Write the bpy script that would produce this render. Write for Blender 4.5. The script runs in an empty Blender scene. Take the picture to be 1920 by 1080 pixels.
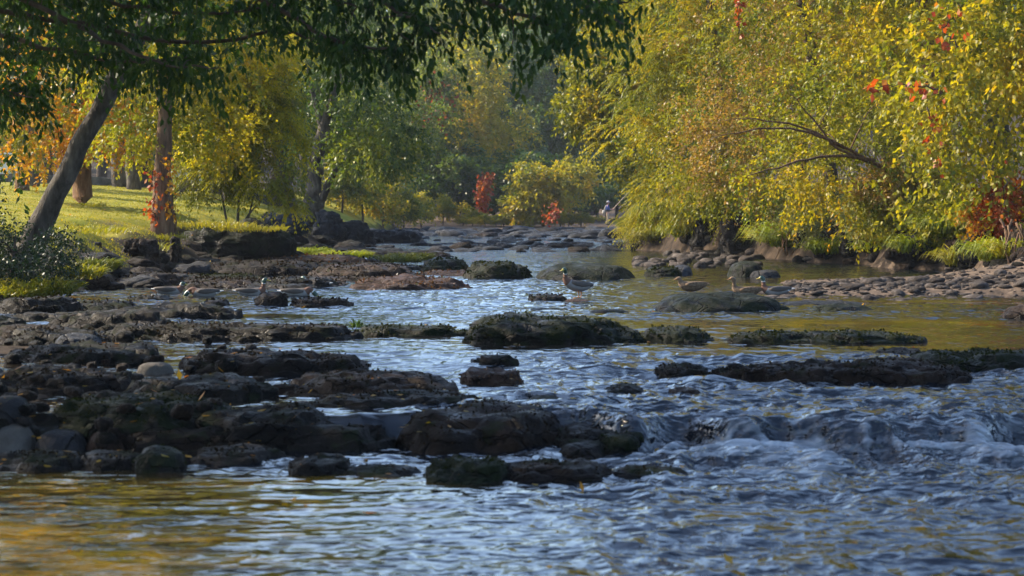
import bpy, bmesh, math, random
import numpy as np
from mathutils import Vector
R = math.radians
sc = bpy.context.scene
COL = sc.collection
F, HZ, CH = 4000.0, 388.0, 1.55          # focal length in photo pixels, horizon row, eye height

def at_z(px, py, z=0.0):
    Y = (CH - z) * F / (py - HZ)
    return np.array([(px - 960) / F * Y, Y, z])

def at_y(px, py, Y):
    return np.array([(px - 960) / F * Y, Y, CH - (py - HZ) / F * Y])

# ------------------------------------------------------------------ noise
def _h(ix, iy, iz, s):
    n = (ix * 374761393 + iy * 668265263 + iz * 1274126177 + s * 974634777) & 0x7fffffff
    n = ((n ^ (n >> 13)) * 1274126177) & 0x7fffffff
    n = n ^ (n >> 16)
    return (n & 0xffff) / 65535.0

def noise(P, s=0):
    P = np.asarray(P, float)
    I = np.floor(P).astype(np.int64); f = P - I
    u = f * f * f * (f * (f * 6 - 15) + 10)
    x, y, z = I[..., 0], I[..., 1], I[..., 2]
    def L(a, b, t): return a + (b - a) * t
    c = [[[_h(x + i, y + j, z + k, s) for k in (0, 1)] for j in (0, 1)] for i in (0, 1)]
    a = L(c[0][0][0], c[1][0][0], u[..., 0]); b = L(c[0][1][0], c[1][1][0], u[..., 0])
    d = L(c[0][0][1], c[1][0][1], u[..., 0]); e = L(c[0][1][1], c[1][1][1], u[..., 0])
    return L(L(a, b, u[..., 1]), L(d, e, u[..., 1]), u[..., 2]) * 2 - 1

def fbm(P, o=4, s=0, g=0.5):
    t, a, n = 0, 1.0, 0
    for i in range(o):
        t = t + a * noise(P, s + i * 17); n += a
        P = P * 2.03; a *= g
    return t / n

def n2(x, y, f, s=0, o=1, fy=None):
    P = np.stack([x * f, y * (fy or f), np.zeros_like(x)], -1)
    return fbm(P, o, s) if o > 1 else noise(P, s)

def sstep(a, b, x):
    t = np.clip((x - a) / (b - a), 0, 1)
    return t * t * (3 - 2 * t)

def unit(v):
    return v / np.maximum(np.linalg.norm(v, axis=-1, keepdims=True), 1e-9)

# ------------------------------------------------------------------ mesh building
def build_mesh(name, V, Fs, mats, mi=None, smooth=True, attrs=None):
    me = bpy.data.meshes.new(name)
    V = np.asarray(V, np.float32)
    Fs = [np.asarray(f, np.int32) for f in Fs if len(f)]
    me.vertices.add(len(V)); me.vertices.foreach_set('co', V.ravel())
    cnt = np.concatenate([np.full(len(f), f.shape[1], np.int32) for f in Fs])
    idx = np.concatenate([f.ravel() for f in Fs])
    me.loops.add(len(idx)); me.polygons.add(len(cnt))
    st = np.zeros(len(cnt), np.int32); st[1:] = np.cumsum(cnt)[:-1]
    me.polygons.foreach_set('loop_start', st)
    me.loops.foreach_set('vertex_index', idx)
    if mi is not None: me.polygons.foreach_set('material_index', np.asarray(mi, np.int32))
    me.polygons.foreach_set('use_smooth', np.full(len(cnt), smooth))
    for m in (mats if isinstance(mats, (list, tuple)) else [mats]): me.materials.append(m)
    me.update(calc_edges=True)
    for k, v in (attrs or {}).items():
        a = me.attributes.new(k, 'FLOAT', 'POINT'); a.data.foreach_set('value', np.asarray(v, np.float32).ravel())
    return me

def link(name, me, parent=None, loc=None):
    o = bpy.data.objects.new(name, me); COL.objects.link(o)
    if parent is not None: o.parent = parent
    if loc is not None: o.location = loc
    return o

def tag(o, label=None, cat=None, group=None, kind=None):
    if label: o['label'] = label
    if cat: o['category'] = cat
    if group: o['group'] = group
    if kind: o['kind'] = kind
    return o

def thing(name, label, cat, loc, group=None, rz=0):
    o = bpy.data.objects.new(name, None); COL.objects.link(o)
    o.location = [float(c) for c in loc]; o.rotation_euler.z = rz; o.empty_display_size = .1
    return tag(o, label, cat, group)

def dup(root, loc, rz=0, scale=1, label=None, group=None):
    r = root.copy(); COL.objects.link(r); r.location = [float(c) for c in loc]; r.rotation_euler.z = rz
    r.scale = (scale,) * 3 if not isinstance(scale, (tuple, list)) else scale
    if label: r['label'] = label
    if group: r['group'] = group
    for ch in list(root.children):
        c = ch.copy(); COL.objects.link(c); c.parent = r
    return r

class Geo:
    """collects vertex and face arrays"""
    def __init__(s): s.V, s.Q, s.T, s.n, s.mq, s.mt = [], [], [], 0, [], []
    def add(s, V, Q=None, T=None, m=0):
        V = np.asarray(V, float).reshape(-1, 3); s.V.append(V)
        if Q is not None and len(Q): s.Q.append(np.asarray(Q) + s.n); s.mq += [m] * len(Q)
        if T is not None and len(T): s.T.append(np.asarray(T) + s.n); s.mt += [m] * len(T)
        s.n += len(V)
    def mesh(s, name, mats, smooth=True):
        Fs = []
        if s.Q: Fs.append(np.concatenate(s.Q))
        if s.T: Fs.append(np.concatenate(s.T))
        return build_mesh(name, np.concatenate(s.V), Fs, mats, s.mq + s.mt, smooth)
    def tube(s, P, rad, seg=6, m=0, ell=None, cap=True, up=(0, 0, 1)):
        """loft rings along P; rad per ring (or (rw, rh) pairs)"""
        P = np.asarray(P, float); n = len(P)
        rad = np.asarray(rad, float)
        if rad.ndim == 1: rad = np.stack([rad, rad], 1)
        T = np.gradient(P, axis=0); T = unit(T)
        upv = np.array(up, float)
        A = np.cross(T, upv); bad = np.linalg.norm(A, axis=1) < .15
        A[bad] = np.cross(T[bad], np.array([0, 1., 0.02])); A = unit(A); B = np.cross(A, T)
        th = np.arange(seg) / seg * 2 * math.pi
        V = P[:, None, :] + A[:, None, :] * (np.cos(th)[None, :, None] * rad[:, 0, None, None]) + B[:, None, :] * (np.sin(th)[None, :, None] * rad[:, 1, None, None])
        V = V.reshape(-1, 3)
        i = np.arange(n - 1)[:, None] * seg; j = np.arange(seg)[None, :]; k = (j + 1) % seg
        Q = np.stack([i + j, i + k, i + seg + k, i + seg + j], -1).reshape(-1, 4)
        Tt = []
        if cap:
            V = np.vstack([V, P[0], P[-1]]); a, b = len(V) - 2, len(V) - 1
            for q in range(seg):
                Tt.append((a, (q + 1) % seg, q)); Tt.append((b, (n - 1) * seg + q, (n - 1) * seg + (q + 1) % seg))
        s.add(V, Q, Tt, m)
    def box(s, c, d, m=0, rz=0):
        c = np.array(c, float); d = np.array(d, float) / 2
        V = np.array([[x, y, z] for x in (-1, 1) for y in (-1, 1) for z in (-1, 1)], float) * d
        if rz:
            ca, sa = math.cos(rz), math.sin(rz); V = np.stack([V[:, 0] * ca - V[:, 1] * sa, V[:, 0] * sa + V[:, 1] * ca, V[:, 2]], 1)
        s.add(V + c, [(0, 1, 3, 2), (4, 6, 7, 5), (0, 4, 5, 1), (2, 3, 7, 6), (0, 2, 6, 4), (1, 5, 7, 3)], None, m)

# ------------------------------------------------------------------ materials
def new_mat(name):
    m = bpy.data.materials.new(name); m.use_nodes = True
    nt = m.node_tree; nt.nodes.clear()
    return m, nt, nt.nodes, nt.links

def N(nodes, t, **kw):
    n = nodes.new(t)
    for k, v in kw.items():
        if k in n.inputs: n.inputs[k].default_value = v
        else: setattr(n, k, v)
    return n

def ramp(nodes, cols, pos=None):
    r = nodes.new('ShaderNodeValToRGB'); e = r.color_ramp.elements
    pos = pos or [i / (len(cols) - 1) for i in range(len(cols))]
    while len(e) < len(cols): e.new(0.5)
    for i, (c, p) in enumerate(zip(cols, pos)):
        e[i].position = p; e[i].color = (*c, 1)
    return r

def mth(nodes, links, op, a, b=None):
    n = nodes.new('ShaderNodeMath'); n.operation = op
    for i, v in enumerate((a, b)):
        if v is None: continue
        if isinstance(v, (int, float)): n.inputs[i].default_value = v
        else: links.new(v, n.inputs[i])
    return n.outputs[0]

def leaf_mat(name, cols, trans=.45, scale=.6, rnd=.45, tcol=None, gloss=.35):
    m, nt, n, l = new_mat(name)
    geo = n.new('ShaderNodeNewGeometry'); tc = n.new('ShaderNodeTexCoord'); oi = n.new('ShaderNodeObjectInfo')
    nz = N(n, 'ShaderNodeTexNoise', Scale=scale, Detail=2.0)
    nz.noise_dimensions = '4D'
    l.new(tc.outputs['Object'], nz.inputs['Vector'])
    l.new(mth(n, l, 'MULTIPLY', oi.outputs['Random'], 20.), nz.inputs['W'])
    a = mth(n, l, 'MULTIPLY_ADD', nz.outputs['Fac'], 2.2); a.node.inputs[2].default_value = -.6
    a = mth(n, l, 'MULTIPLY', a, 1 - rnd); b = mth(n, l, 'MULTIPLY', geo.outputs['Random Per Island'], rnd)
    f = mth(n, l, 'ADD', a, b)
    r = ramp(n, cols); l.new(f, r.inputs[0])
    p = N(n, 'ShaderNodeBsdfPrincipled', Roughness=.45); p.inputs['Specular IOR Level'].default_value = gloss
    l.new(r.outputs[0], p.inputs['Base Color'])
    t = n.new('ShaderNodeBsdfTranslucent')
    mx = n.new('ShaderNodeMix'); mx.data_type = 'RGBA'; mx.blend_type = 'MULTIPLY'; mx.inputs[0].default_value = 1
    l.new(r.outputs[0], mx.inputs[6]); mx.inputs[7].default_value = (*(tcol or (1.25, 1.2, .5)), 1)
    l.new(mx.outputs[2], t.inputs['Color'])
    s = n.new('ShaderNodeMixShader'); s.inputs[0].default_value = trans
    l.new(p.outputs[0], s.inputs[1]); l.new(t.outputs[0], s.inputs[2])
    o = n.new('ShaderNodeOutputMaterial'); l.new(s.outputs[0], o.inputs[0])
    return m

def surf_mat(name, cols, scale=3, detail=6, rough=.8, bump=.4, bdist=.02, stretch=None, pos=None, spec=.3, bscale=None, rrange=None):
    m, nt, n, l = new_mat(name)
    tc = n.new('ShaderNodeTexCoord'); src = tc.outputs['Object']
    if stretch:
        mp = n.new('ShaderNodeMapping'); mp.inputs['Scale'].default_value = stretch; l.new(src, mp.inputs[0]); src = mp.outputs[0]
    nz = N(n, 'ShaderNodeTexNoise', Scale=scale, Detail=detail, Roughness=.62); l.new(src, nz.inputs['Vector'])
    f = mth(n, l, 'MULTIPLY_ADD', nz.outputs['Fac'], 2.2); f.node.inputs[2].default_value = -.6
    r = ramp(n, cols, pos); l.new(f, r.inputs[0])
    p = N(n, 'ShaderNodeBsdfPrincipled', Roughness=rough); p.inputs['Specular IOR Level'].default_value = spec
    l.new(r.outputs[0], p.inputs['Base Color'])
    n2_ = N(n, 'ShaderNodeTexNoise', Scale=bscale or scale * 4, Detail=5., Roughness=.65); l.new(src, n2_.inputs['Vector'])
    b = N(n, 'ShaderNodeBump', Strength=bump, Distance=bdist); l.new(n2_.outputs['Fac'], b.inputs['Height']); l.new(b.outputs[0], p.inputs['Normal'])
    if rrange:
        mr = N(n, 'ShaderNodeMapRange'); mr.inputs['From Min'].default_value = .35; mr.inputs['From Max'].default_value = .65
        mr.inputs['To Min'].default_value, mr.inputs['To Max'].default_value = rrange
        l.new(nz.outputs['Fac'], mr.inputs[0]); l.new(mr.outputs[0], p.inputs['Roughness'])
    o = n.new('ShaderNodeOutputMaterial'); l.new(p.outputs[0], o.inputs[0])
    return m

def rock_mat(name, cols, moss=.5, mosscol=(.035, .05, .012), scale=2.5, rough=(.28, .9), crack=True):
    """stone with moss on upward faces, damp sheen in patches"""
    m, nt, n, l = new_mat(name)
    tc = n.new('ShaderNodeTexCoord'); oi = n.new('ShaderNodeObjectInfo'); geo = n.new('ShaderNodeNewGeometry')
    av = n.new('ShaderNodeVectorMath'); av.operation = 'ADD'
    cb = n.new('ShaderNodeCombineXYZ'); k = mth(n, l, 'MULTIPLY', oi.outputs['Random'], 37.); l.new(k, cb.inputs[0]); l.new(k, cb.inputs[1])
    l.new(tc.outputs['Object'], av.inputs[0]); l.new(cb.outputs[0], av.inputs[1]); src = av.outputs[0]
    nz = N(n, 'ShaderNodeTexNoise', Scale=scale, Detail=8., Roughness=.65); l.new(src, nz.inputs['Vector'])
    f = mth(n, l, 'MULTIPLY_ADD', nz.outputs['Fac'], 2.0); f.node.inputs[2].default_value = -.5
    f = mth(n, l, 'ADD', f, mth(n, l, 'MULTIPLY', mth(n, l, 'SUBTRACT', oi.outputs['Random'], .5), .5))
    r = ramp(n, cols); l.new(f, r.inputs[0])
    col = r.outputs[0]
    sx = n.new('ShaderNodeSeparateXYZ'); l.new(geo.outputs['Normal'], sx.inputs[0])
    nm = N(n, 'ShaderNodeTexNoise', Scale=scale * 1.3, Detail=6., Roughness=.7); l.new(src, nm.inputs['Vector'])
    mm = mth(n, l, 'ADD', mth(n, l, 'MULTIPLY', nm.outputs['Fac'], 1.6), mth(n, l, 'MULTIPLY', sx.outputs[2], .25))
    mr = N(n, 'ShaderNodeMapRange'); mr.inputs['From Min'].default_value = 1.25 - moss * .6; mr.inputs['From Max'].default_value = 1.4 - moss * .6
    l.new(mm, mr.inputs[0])
    mossr = ramp(n, [tuple(c * .5 for c in mosscol), mosscol, tuple(c * 1.7 for c in mosscol)]); l.new(nz.outputs['Fac'], mossr.inputs[0])
    mx = n.new('ShaderNodeMix'); mx.data_type = 'RGBA'; l.new(mr.outputs[0], mx.inputs[0]); l.new(col, mx.inputs[6]); l.new(mossr.outputs[0], mx.inputs[7])
    # bedding cracks
    mp = n.new('ShaderNodeMapping'); mp.inputs['Scale'].default_value = (1, 1, 2.6)
    wn = N(n, 'ShaderNodeTexNoise', Scale=scale * 1.6, Detail=3.); l.new(src, wn.inputs['Vector'])
    wa = n.new('ShaderNodeVectorMath'); wa.operation = 'MULTIPLY_ADD'; l.new(wn.outputs['Color'], wa.inputs[0]); wa.inputs[1].default_value = (.22, .22, .22); l.new(src, wa.inputs[2])
    l.new(wa.outputs[0], mp.inputs[0])
    vo = N(n, 'ShaderNodeTexVoronoi', Scale=scale * .9); vo.feature = 'DISTANCE_TO_EDGE'; l.new(mp.outputs[0], vo.inputs['Vector'])
    ck = N(n, 'ShaderNodeMapRange'); ck.inputs['From Max'].default_value = .045; ck.interpolation_type = 'SMOOTHSTEP'; l.new(vo.outputs['Distance'], ck.inputs[0])
    cr = 1 if crack else 0
    mk = n.new('ShaderNodeMix'); mk.data_type = 'RGBA'; mk.blend_type = 'MULTIPLY'; l.new(mth(n, l, 'MULTIPLY', mth(n, l, 'SUBTRACT', 1., ck.outputs[0]), .7 * cr), mk.inputs[0]); l.new(mx.outputs[2], mk.inputs[6]); mk.inputs[7].default_value = (.25, .22, .2, 1)
    col = mk.outputs[2]
    p = N(n, 'ShaderNodeBsdfPrincipled'); p.inputs['Specular IOR Level'].default_value = .13
    l.new(col, p.inputs['Base Color'])
    rr = N(n, 'ShaderNodeMapRange'); rr.inputs['From Min'].default_value = .35; rr.inputs['From Max'].default_value = .65
    rr.inputs['To Min'].default_value, rr.inputs['To Max'].default_value = rough
    l.new(nm.outputs['Fac'], rr.inputs[0]); l.new(rr.outputs[0], p.inputs['Roughness'])
    nb = N(n, 'ShaderNodeTexNoise', Scale=scale * 5, Detail=6., Roughness=.7); l.new(src, nb.inputs['Vector'])
    b = N(n, 'ShaderNodeBump', Strength=1., Distance=.06); l.new(mth(n, l, 'ADD', nb.outputs['Fac'], mth(n, l, 'MULTIPLY', ck.outputs[0], .8 * cr)), b.inputs['Height']); l.new(b.outputs[0], p.inputs['Normal'])
    o = n.new('ShaderNodeOutputMaterial'); l.new(p.outputs[0], o.inputs[0])
    return m

def plain(name, c, rough=.5, metal=0, spec=.4, bump=.15):
    return surf_mat(name, [tuple(x * .85 for x in c), c, tuple(min(1, x * 1.1) for x in c)], scale=25, rough=rough, bump=bump, bdist=.002, spec=spec)

M = {}
M['bark_grey'] = surf_mat('bark_grey', [(.025, .02, .016), (.09, .075, .06), (.19, .165, .135)], 7, rough=.95, bump=1., bdist=.07, stretch=(1, 1, .25))
M['bark_rust'] = surf_mat('bark_rust', [(.045, .024, .014), (.14, .08, .045), (.25, .155, .09)], 8, rough=.95, bump=1., bdist=.06, stretch=(1, 1, .2))
M['bark_pale'] = surf_mat('bark_pale', [(.14, .13, .12), (.28, .27, .25), (.42, .40, .37)], 4, rough=.85, bump=.6, bdist=.02, stretch=(1, 1, .3))
M['bark_dark'] = surf_mat('bark_dark', [(.025, .018, .012), (.06, .042, .03), (.1, .075, .055)], 5, rough=.9, bump=.9, bdist=.03, stretch=(1, 1, .25))
Y1 = [(.07, .11, .008), (.20, .22, .012), (.36, .30, .014), (.50, .33, .012)]
M['leaf_gold'] = leaf_mat('leaf_gold', [(.10, .11, .008), (.25, .235, .012), (.38, .30, .014), (.42, .19, .012)], .58, .45)
M['leaf_feather'] = leaf_mat('leaf_feather', [(.13, .15, .01), (.34, .33, .015), (.52, .43, .02), (.52, .30, .015)], .6, .5)
M['leaf_lime'] = leaf_mat('leaf_lime', [(.05, .082, .01), (.15, .175, .014), (.27, .25, .016), (.38, .30, .02)], .5, .5)
M['leaf_green'] = leaf_mat('leaf_green', [(.03, .06, .008), (.09, .14, .012), (.17, .205, .015), (.30, .28, .02)], .45, .6)
M['leaf_mauve'] = leaf_mat('leaf_mauve', [(.10, .11, .012), (.24, .22, .02), (.30, .17, .06), (.38, .26, .06)], .45, .7)
M['leaf_orange'] = leaf_mat('leaf_orange', [(.20, .17, .01), (.42, .27, .012), (.50, .20, .01), (.42, .07, .01)], .5, .6)
M['leaf_red'] = leaf_mat('leaf_red', [(.10, .025, .012), (.28, .05, .014), (.42, .11, .014), (.36, .22, .02)], .45, 1.2, rnd=.7, tcol=(1.2, .8, .4))
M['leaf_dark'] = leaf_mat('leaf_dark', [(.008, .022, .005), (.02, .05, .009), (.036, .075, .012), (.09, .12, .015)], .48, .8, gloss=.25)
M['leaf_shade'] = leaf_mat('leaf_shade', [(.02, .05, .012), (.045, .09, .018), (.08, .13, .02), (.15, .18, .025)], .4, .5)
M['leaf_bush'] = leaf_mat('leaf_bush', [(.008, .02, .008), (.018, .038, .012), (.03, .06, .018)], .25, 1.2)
M['leaf_pale'] = leaf_mat('leaf_pale', [(.11, .14, .05), (.22, .24, .09), (.34, .34, .14), (.40, .34, .08)], .4, .9)
M['grass'] = leaf_mat('grass', [(.09, .12, .008), (.19, .20, .012), (.30, .26, .02), (.38, .29, .05)], .45, .35)
M['grass_lime'] = leaf_mat('grass_lime', [(.10, .15, .008), (.2, .25, .012), (.34, .33, .02)], .5, 1.5)
M['moss'] = leaf_mat('moss', [(.05, .07, .008), (.12, .14, .01), (.22, .2, .015)], .3, 3)
M['rock_dark'] = rock_mat('rock_dark', [(.002, .0017, .0014), (.005, .004, .003), (.011, .0085, .0065), (.03, .023, .018)], .35, (.012, .016, .005))
M['rock_brown'] = rock_mat('rock_brown', [(.003, .0022, .0016), (.010, .006, .004), (.025, .014, .008), (.065, .04, .025)], .25, (.014, .016, .005))
M['rock_moss'] = rock_mat('rock_moss', [(.003, .003, .002), (.008, .007, .005), (.017, .014, .010)], .7, (.008, .012, .003))
M['rock_red'] = rock_mat('rock_red', [(.010, .006, .004), (.03, .016, .011), (.065, .036, .025), (.13, .08, .055)], .05, scale=4)
M['rock_grey'] = rock_mat('rock_grey', [(.012, .012, .013), (.03, .029, .03), (.06, .058, .057)], .1)
M['rock_blue'] = rock_mat('rock_blue', [(.010, .012, .016), (.026, .03, .038), (.06, .064, .074)], .1)
M['cobble'] = rock_mat('cobble', [(.018, .013, .011), (.045, .035, .029), (.09, .072, .06), (.19, .16, .14)], -.2, rough=(.4, .8), scale=1.4, crack=False)
M['cobble_pale'] = rock_mat('cobble_pale', [(.07, .062, .052), (.115, .10, .085), (.17, .155, .135)], -.3, rough=(.5, .8), scale=4, crack=False)
M['moss_green'] = leaf_mat('moss_green', [(.004, .006, .002), (.012, .018, .004), (.024, .028, .005), (.04, .034, .01)], .25, 2.5, gloss=.03)
M['moss_brown'] = leaf_mat('moss_brown', [(.004, .003, .002), (.013, .010, .006), (.022, .014, .007), (.05, .028, .010)], .2, 2.5, gloss=.03)
M['litter'] = leaf_mat('litter', [(.02, .012, .006), (.06, .03, .012), (.12, .05, .015), (.16, .09, .03)], .25, 2.5)

# ------------------------------------------------------------------ water levels and terrain
YL3, YL2, YL1 = 17.1, 21.8, 27.0
def zwat(x, y):
    w3 = n2(x, y * 0, .7, 5) * .55 + n2(x, y * 0, 2.2, 6) * .25
    k = 1 - sstep(.5, 1.0, x); w3 = w3 * (1 - k) + (.38 + n2(x, y * 0, 1.3, 5) * .15) * k
    w2 = n2(x, y * 0, .6, 7) * .8; w1 = n2(x, y * 0, .4, 8) * .6
    return (-.04 * sstep(-.5, .5, YL1 + w1 - y) - .11 * sstep(-1.3, 1.3, YL2 + w2 - y) - .25 * sstep(-.16, .22, YL3 + w3 - y))
def zw1(y):
    y = np.asarray(y, float)
    return -.04 * sstep(-.5, .5, YL1 - y) - .11 * sstep(-1.3, 1.3, YL2 - y) - .25 * sstep(-.2, .25, YL3 - y)

XL = ([-80, 0, 10, 20, 30, 36, 45, 55, 70, 90, 120, 150, 170], [-9, -9, -9, -9, -8.4, -7.6, -7.7, -7.6, -7.2, -6.6, -6.6, -7, -9])
XR = ([-80, 0, 20, 30, 36, 45, 52, 60, 66, 72, 80, 100, 120, 150, 170], [9.5, 9.5, 9.5, 9.6, 10, 10.8, 10.2, 8.4, 7.2, 5.2, 4.6, 5.6, 6.4, 8, 12])
def zterr(x, y):
    x = np.asarray(x, float); y = np.asarray(y, float)
    xl = np.interp(y, *XL) + n2(x * 0, y, .3, 31) * .5; xr = np.interp(y, *XR) + n2(x * 0, y, .35, 32) * .5
    dl, dr = xl - x, x - xr
    z0 = zw1(y)
    d = np.minimum(-dl, -dr)
    bed_or_reflection = z0 - np.clip(.06 + .3 * d, 0, .6)
    lf = np.interp(dl, [0, .3, .9, 1.7, 3, 6, 12, 40, 120, 500], [-.06, .15, .5, .95, 1.2, 1.45, 1.9, 3, 5, 9])
    lf = lf + np.clip(y - 50, 0, 90) * .011 * sstep(0, 4, dl) - sstep(75, 120, y) * sstep(0, .5, dl) * (1 - sstep(2, 9, dl)) * .9
    rt = np.interp(dr, [0, .25, .8, 1.5, 3, 8, 40, 120, 500], [-.06, .4, 1.05, 1.4, 1.7, 2.1, 3.5, 5, 9])
    z = np.where(dl > 0, z0 + lf, np.where(dr > 0, z0 + rt, bed_or_reflection))
    bump = fbm(np.stack([x * .9, y * .9, x * 0], -1), 4, 41)
    z = z + bump * .16 * sstep(0, 1.0, np.maximum(dl, dr)) * (1 - .5 * sstep(3, 8, dl))
    # gully cut lines on the lawn edge
    gl = np.abs(n2(x * .45 + y * .55, y * .1, .9, 43))
    z = z - (1 - sstep(0, .16, gl)) * .22 * sstep(.4, 1.2, dl) * (1 - sstep(2.2, 4.5, dl)) * sstep(38, 44, y) * (1 - sstep(60, 70, y))
    # cobble bar in front of the right bank
    bar = sstep(3.6, 5.4, x - (y - 40) * .1) * sstep(35.6, 37.5, y) * (1 - sstep(43.5, 46, y)) * (1 - sstep(0, .4, dr))
    z = z + bar * (.30 + .35 * np.clip(.06 + .3 * d, 0, .6) / .6 + .12 * sstep(5, 10, x)) * 1.0
    # shelf of bedrock by the near left bank
    sh = sstep(-1.5, -4.2, x) if False else (1 - sstep(-4.4, -2.4, x + (y - 20) * .05)) * sstep(17.2, 18.2, y) * (1 - sstep(24, 29, y)) * (1 - sstep(0, .5, dl))
    z = z + sh * .62
    # far gravel bar closes the reach
    fb = sstep(145, 151, y)
    z = z * (1 - fb) + np.maximum(z, .02 + np.clip(y - 150, 0, 40) * .02) * fb
    # wooded hill far behind
    z = z + 34 * sstep(235, 420, y) + bump * .3 * sstep(155, 240, y)
    return z
def gz(x, y): return float(zterr(np.array([x]), np.array([y]))[0])

def xl_at(y): y = np.asarray(y, float); return np.interp(y, *XL) + n2(y * 0, y, .3, 31) * .5
def xr_at(y): y = np.asarray(y, float); return np.interp(y, *XR) + n2(y * 0, y, .35, 32) * .5
def onbank(px, off=.3, side=1):
    """point on the bank slope, off metres in from the waterline, in the direction of photo column px"""
    Y = np.arange(30, 140, .05); X = (px - 960) / F * Y
    d = (X - xr_at(Y) - off) if side > 0 else (xl_at(Y) - off - X)
    k = int(np.argmax(d >= 0)) if (d >= 0).any() else int(np.argmin(np.abs(d)))
    return np.array([X[k], Y[k], gz(X[k], Y[k])])

def axis(segs):
    a = []
    for s, e, st in segs: a += list(np.arange(s, e, st))
    return np.array(a + [segs[-1][1]])

gx = axis([(-600, -120, 24), (-120, -40, 5), (-40, -18, 1.), (-18, -4, .2), (-4, 4, .4), (4, 16, .2), (16, 40, 1.2), (40, 120, 5), (120, 600, 24)])
gy = axis([(-80, 8, 4), (8, 34, .5), (34, 70, .2), (70, 110, .5), (110, 180, 1.), (180, 300, 4), (300, 900, 20)])
GX, GY = np.meshgrid(gx, gy)
GZ = zterr(GX, GY)
nr, nc = GX.shape
def gridq(nr, nc):
    i = np.arange(nr - 1)[:, None] * nc + np.arange(nc - 1)[None, :]
    return np.stack([i, i + 1, i + nc + 1, i + nc], -1).reshape(-1, 4)
xl = np.interp(GY, *XL); xr = np.interp(GY, *XR)
lawn = sstep(.9, 2.2, xl - GX + n2(GX, GY, 1.1, 51, 3) * 1.2) * (1 - sstep(140, 150, GY))
grav = np.maximum(sstep(144, 148, GY) * (1 - sstep(158, 164, GY)), sstep(0, .3, -np.maximum(xl - GX, GX - xr)) * (1 - (1 - sstep(32, 37, GY)) * (1 - sstep(0, 2, GX))))

def ground_mat():
    m, nt, n, l = new_mat('ground')
    tc = n.new('ShaderNodeTexCoord')
    def nz(s, d=6.): 
        q = N(n, 'ShaderNodeTexNoise', Scale=s, Detail=d, Roughness=.65); l.new(tc.outputs['Object'], q.inputs['Vector']); return q.outputs['Fac']
    def rp(src, cols):
        f = mth(n, l, 'MULTIPLY_ADD', src, 2.0); f.node.inputs[2].default_value = -.5
        r = ramp(n, cols); l.new(f, r.inputs[0]); return r.outputs[0]
    soil = rp(nz(2.5), [(.008, .006, .004), (.022, .015, .010), (.05, .034, .022), (.10, .07, .045)])
    grass = rp(nz(.9), [(.08, .10, .012), (.17, .17, .015), (.26, .23, .025), (.32, .25, .05)])
    grv = rp(nz(6.), [(.04, .03, .022), (.10, .072, .052), (.2, .145, .10)])
    def at(nm):
        a = n.new('ShaderNodeAttribute'); a.attribute_name = nm; return a.outputs['Fac']
    def mix(f, a, b):
        x = n.new('ShaderNodeMix'); x.data_type = 'RGBA'; l.new(f, x.inputs[0]); l.new(a, x.inputs[6]); l.new(b, x.inputs[7]); return x.outputs[2]
    c = mix(at('gravel'), mix(at('lawn'), soil, grass), grv)
    p = N(n, 'ShaderNodeBsdfPrincipled', Roughness=.95); p.inputs['Specular IOR Level'].default_value = .15
    l.new(c, p.inputs['Base Color'])
    b = N(n, 'ShaderNodeBump', Strength=.7, Distance=.05); l.new(nz(9., 8.), b.inputs['Height']); l.new(b.outputs[0], p.inputs['Normal'])
    o = n.new('ShaderNodeOutputMaterial'); l.new(p.outputs[0], o.inputs[0]); return m
g = link('ground', build_mesh('ground', np.stack([GX, GY, GZ], -1).reshape(-1, 3), [gridq(nr, nc)], ground_mat(), attrs={'lawn': lawn, 'gravel': grav}))
tag(g, kind='structure')

# ------------------------------------------------------------------ water
yy = [-40., -20, 0, 6, 9, 10.4]
y = 10.8
while y < 152:
    yy.append(y); y += max(.024, .0021 * y * max(1, y / 26))
yy = np.array(yy); 
uu = np.linspace(-1, 1, 620); uu = np.sign(uu) * (np.abs(uu) * .62 + np.abs(uu) ** 3 * .38)
hw = np.where(yy < 12, 9.0, 9.0 + np.clip(yy - 12, 0, 40) * .17)
WX = uu[None, :] * hw[:, None] + .4; WY = np.repeat(yy[:, None], len(uu), 1)
base = zwat(WX, WY)
# chop: 0 still pool .. 1 rapid
def patch(px, py, wx, wy, z=0.):
    c = at_z(px, py, z); 
    return np.exp(-((WX - c[0]) / wx) ** 2 - ((WY - c[1]) / wy) ** 2)
chop = .34 + .42 * sstep(27, 31, WY) + 0 * WX + n2(WX, WY, .22, 61, 3, .14) * .30
rap = sstep(-1.6, 1.6, WX - (WY - 14) * .06 + n2(WX, WY, .5, 62) * .8) * (1 - sstep(21.5, 25, WY))
chop = chop + rap * 1.0 * (.85 + .8 * n2(WX, WY, .55, 63, 3))
chop = chop + np.exp(-((WY - 16.3) / .7) ** 2) * .35 * sstep(-3.4, -1.5, WX)
for a in ((1680, 606, 3.4, .9), (1440, 527, 1.8, 2.0), (420, 592, 1.8, .8), (1720, 567, 2.4, .7), (1500, 655, 1.1, .35), (290, 560, 1.0, .5)):
    chop = chop * (1 - .88 * patch(*a))
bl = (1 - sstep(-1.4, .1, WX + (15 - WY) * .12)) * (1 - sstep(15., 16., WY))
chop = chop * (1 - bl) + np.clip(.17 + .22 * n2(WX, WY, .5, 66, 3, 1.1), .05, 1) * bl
chop = np.clip(chop, .03, 1.6)
fade = 1 - sstep(30, 75, WY) * .75
def ridge(f, s, fy=None): return 1 - 2 * np.abs(n2(WX + .25 * n2(WX, WY, f * .5, s + 3), WY, f, s, 1, fy))
flow = 1.0
wch = np.minimum(chop, 1.2)
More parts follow.
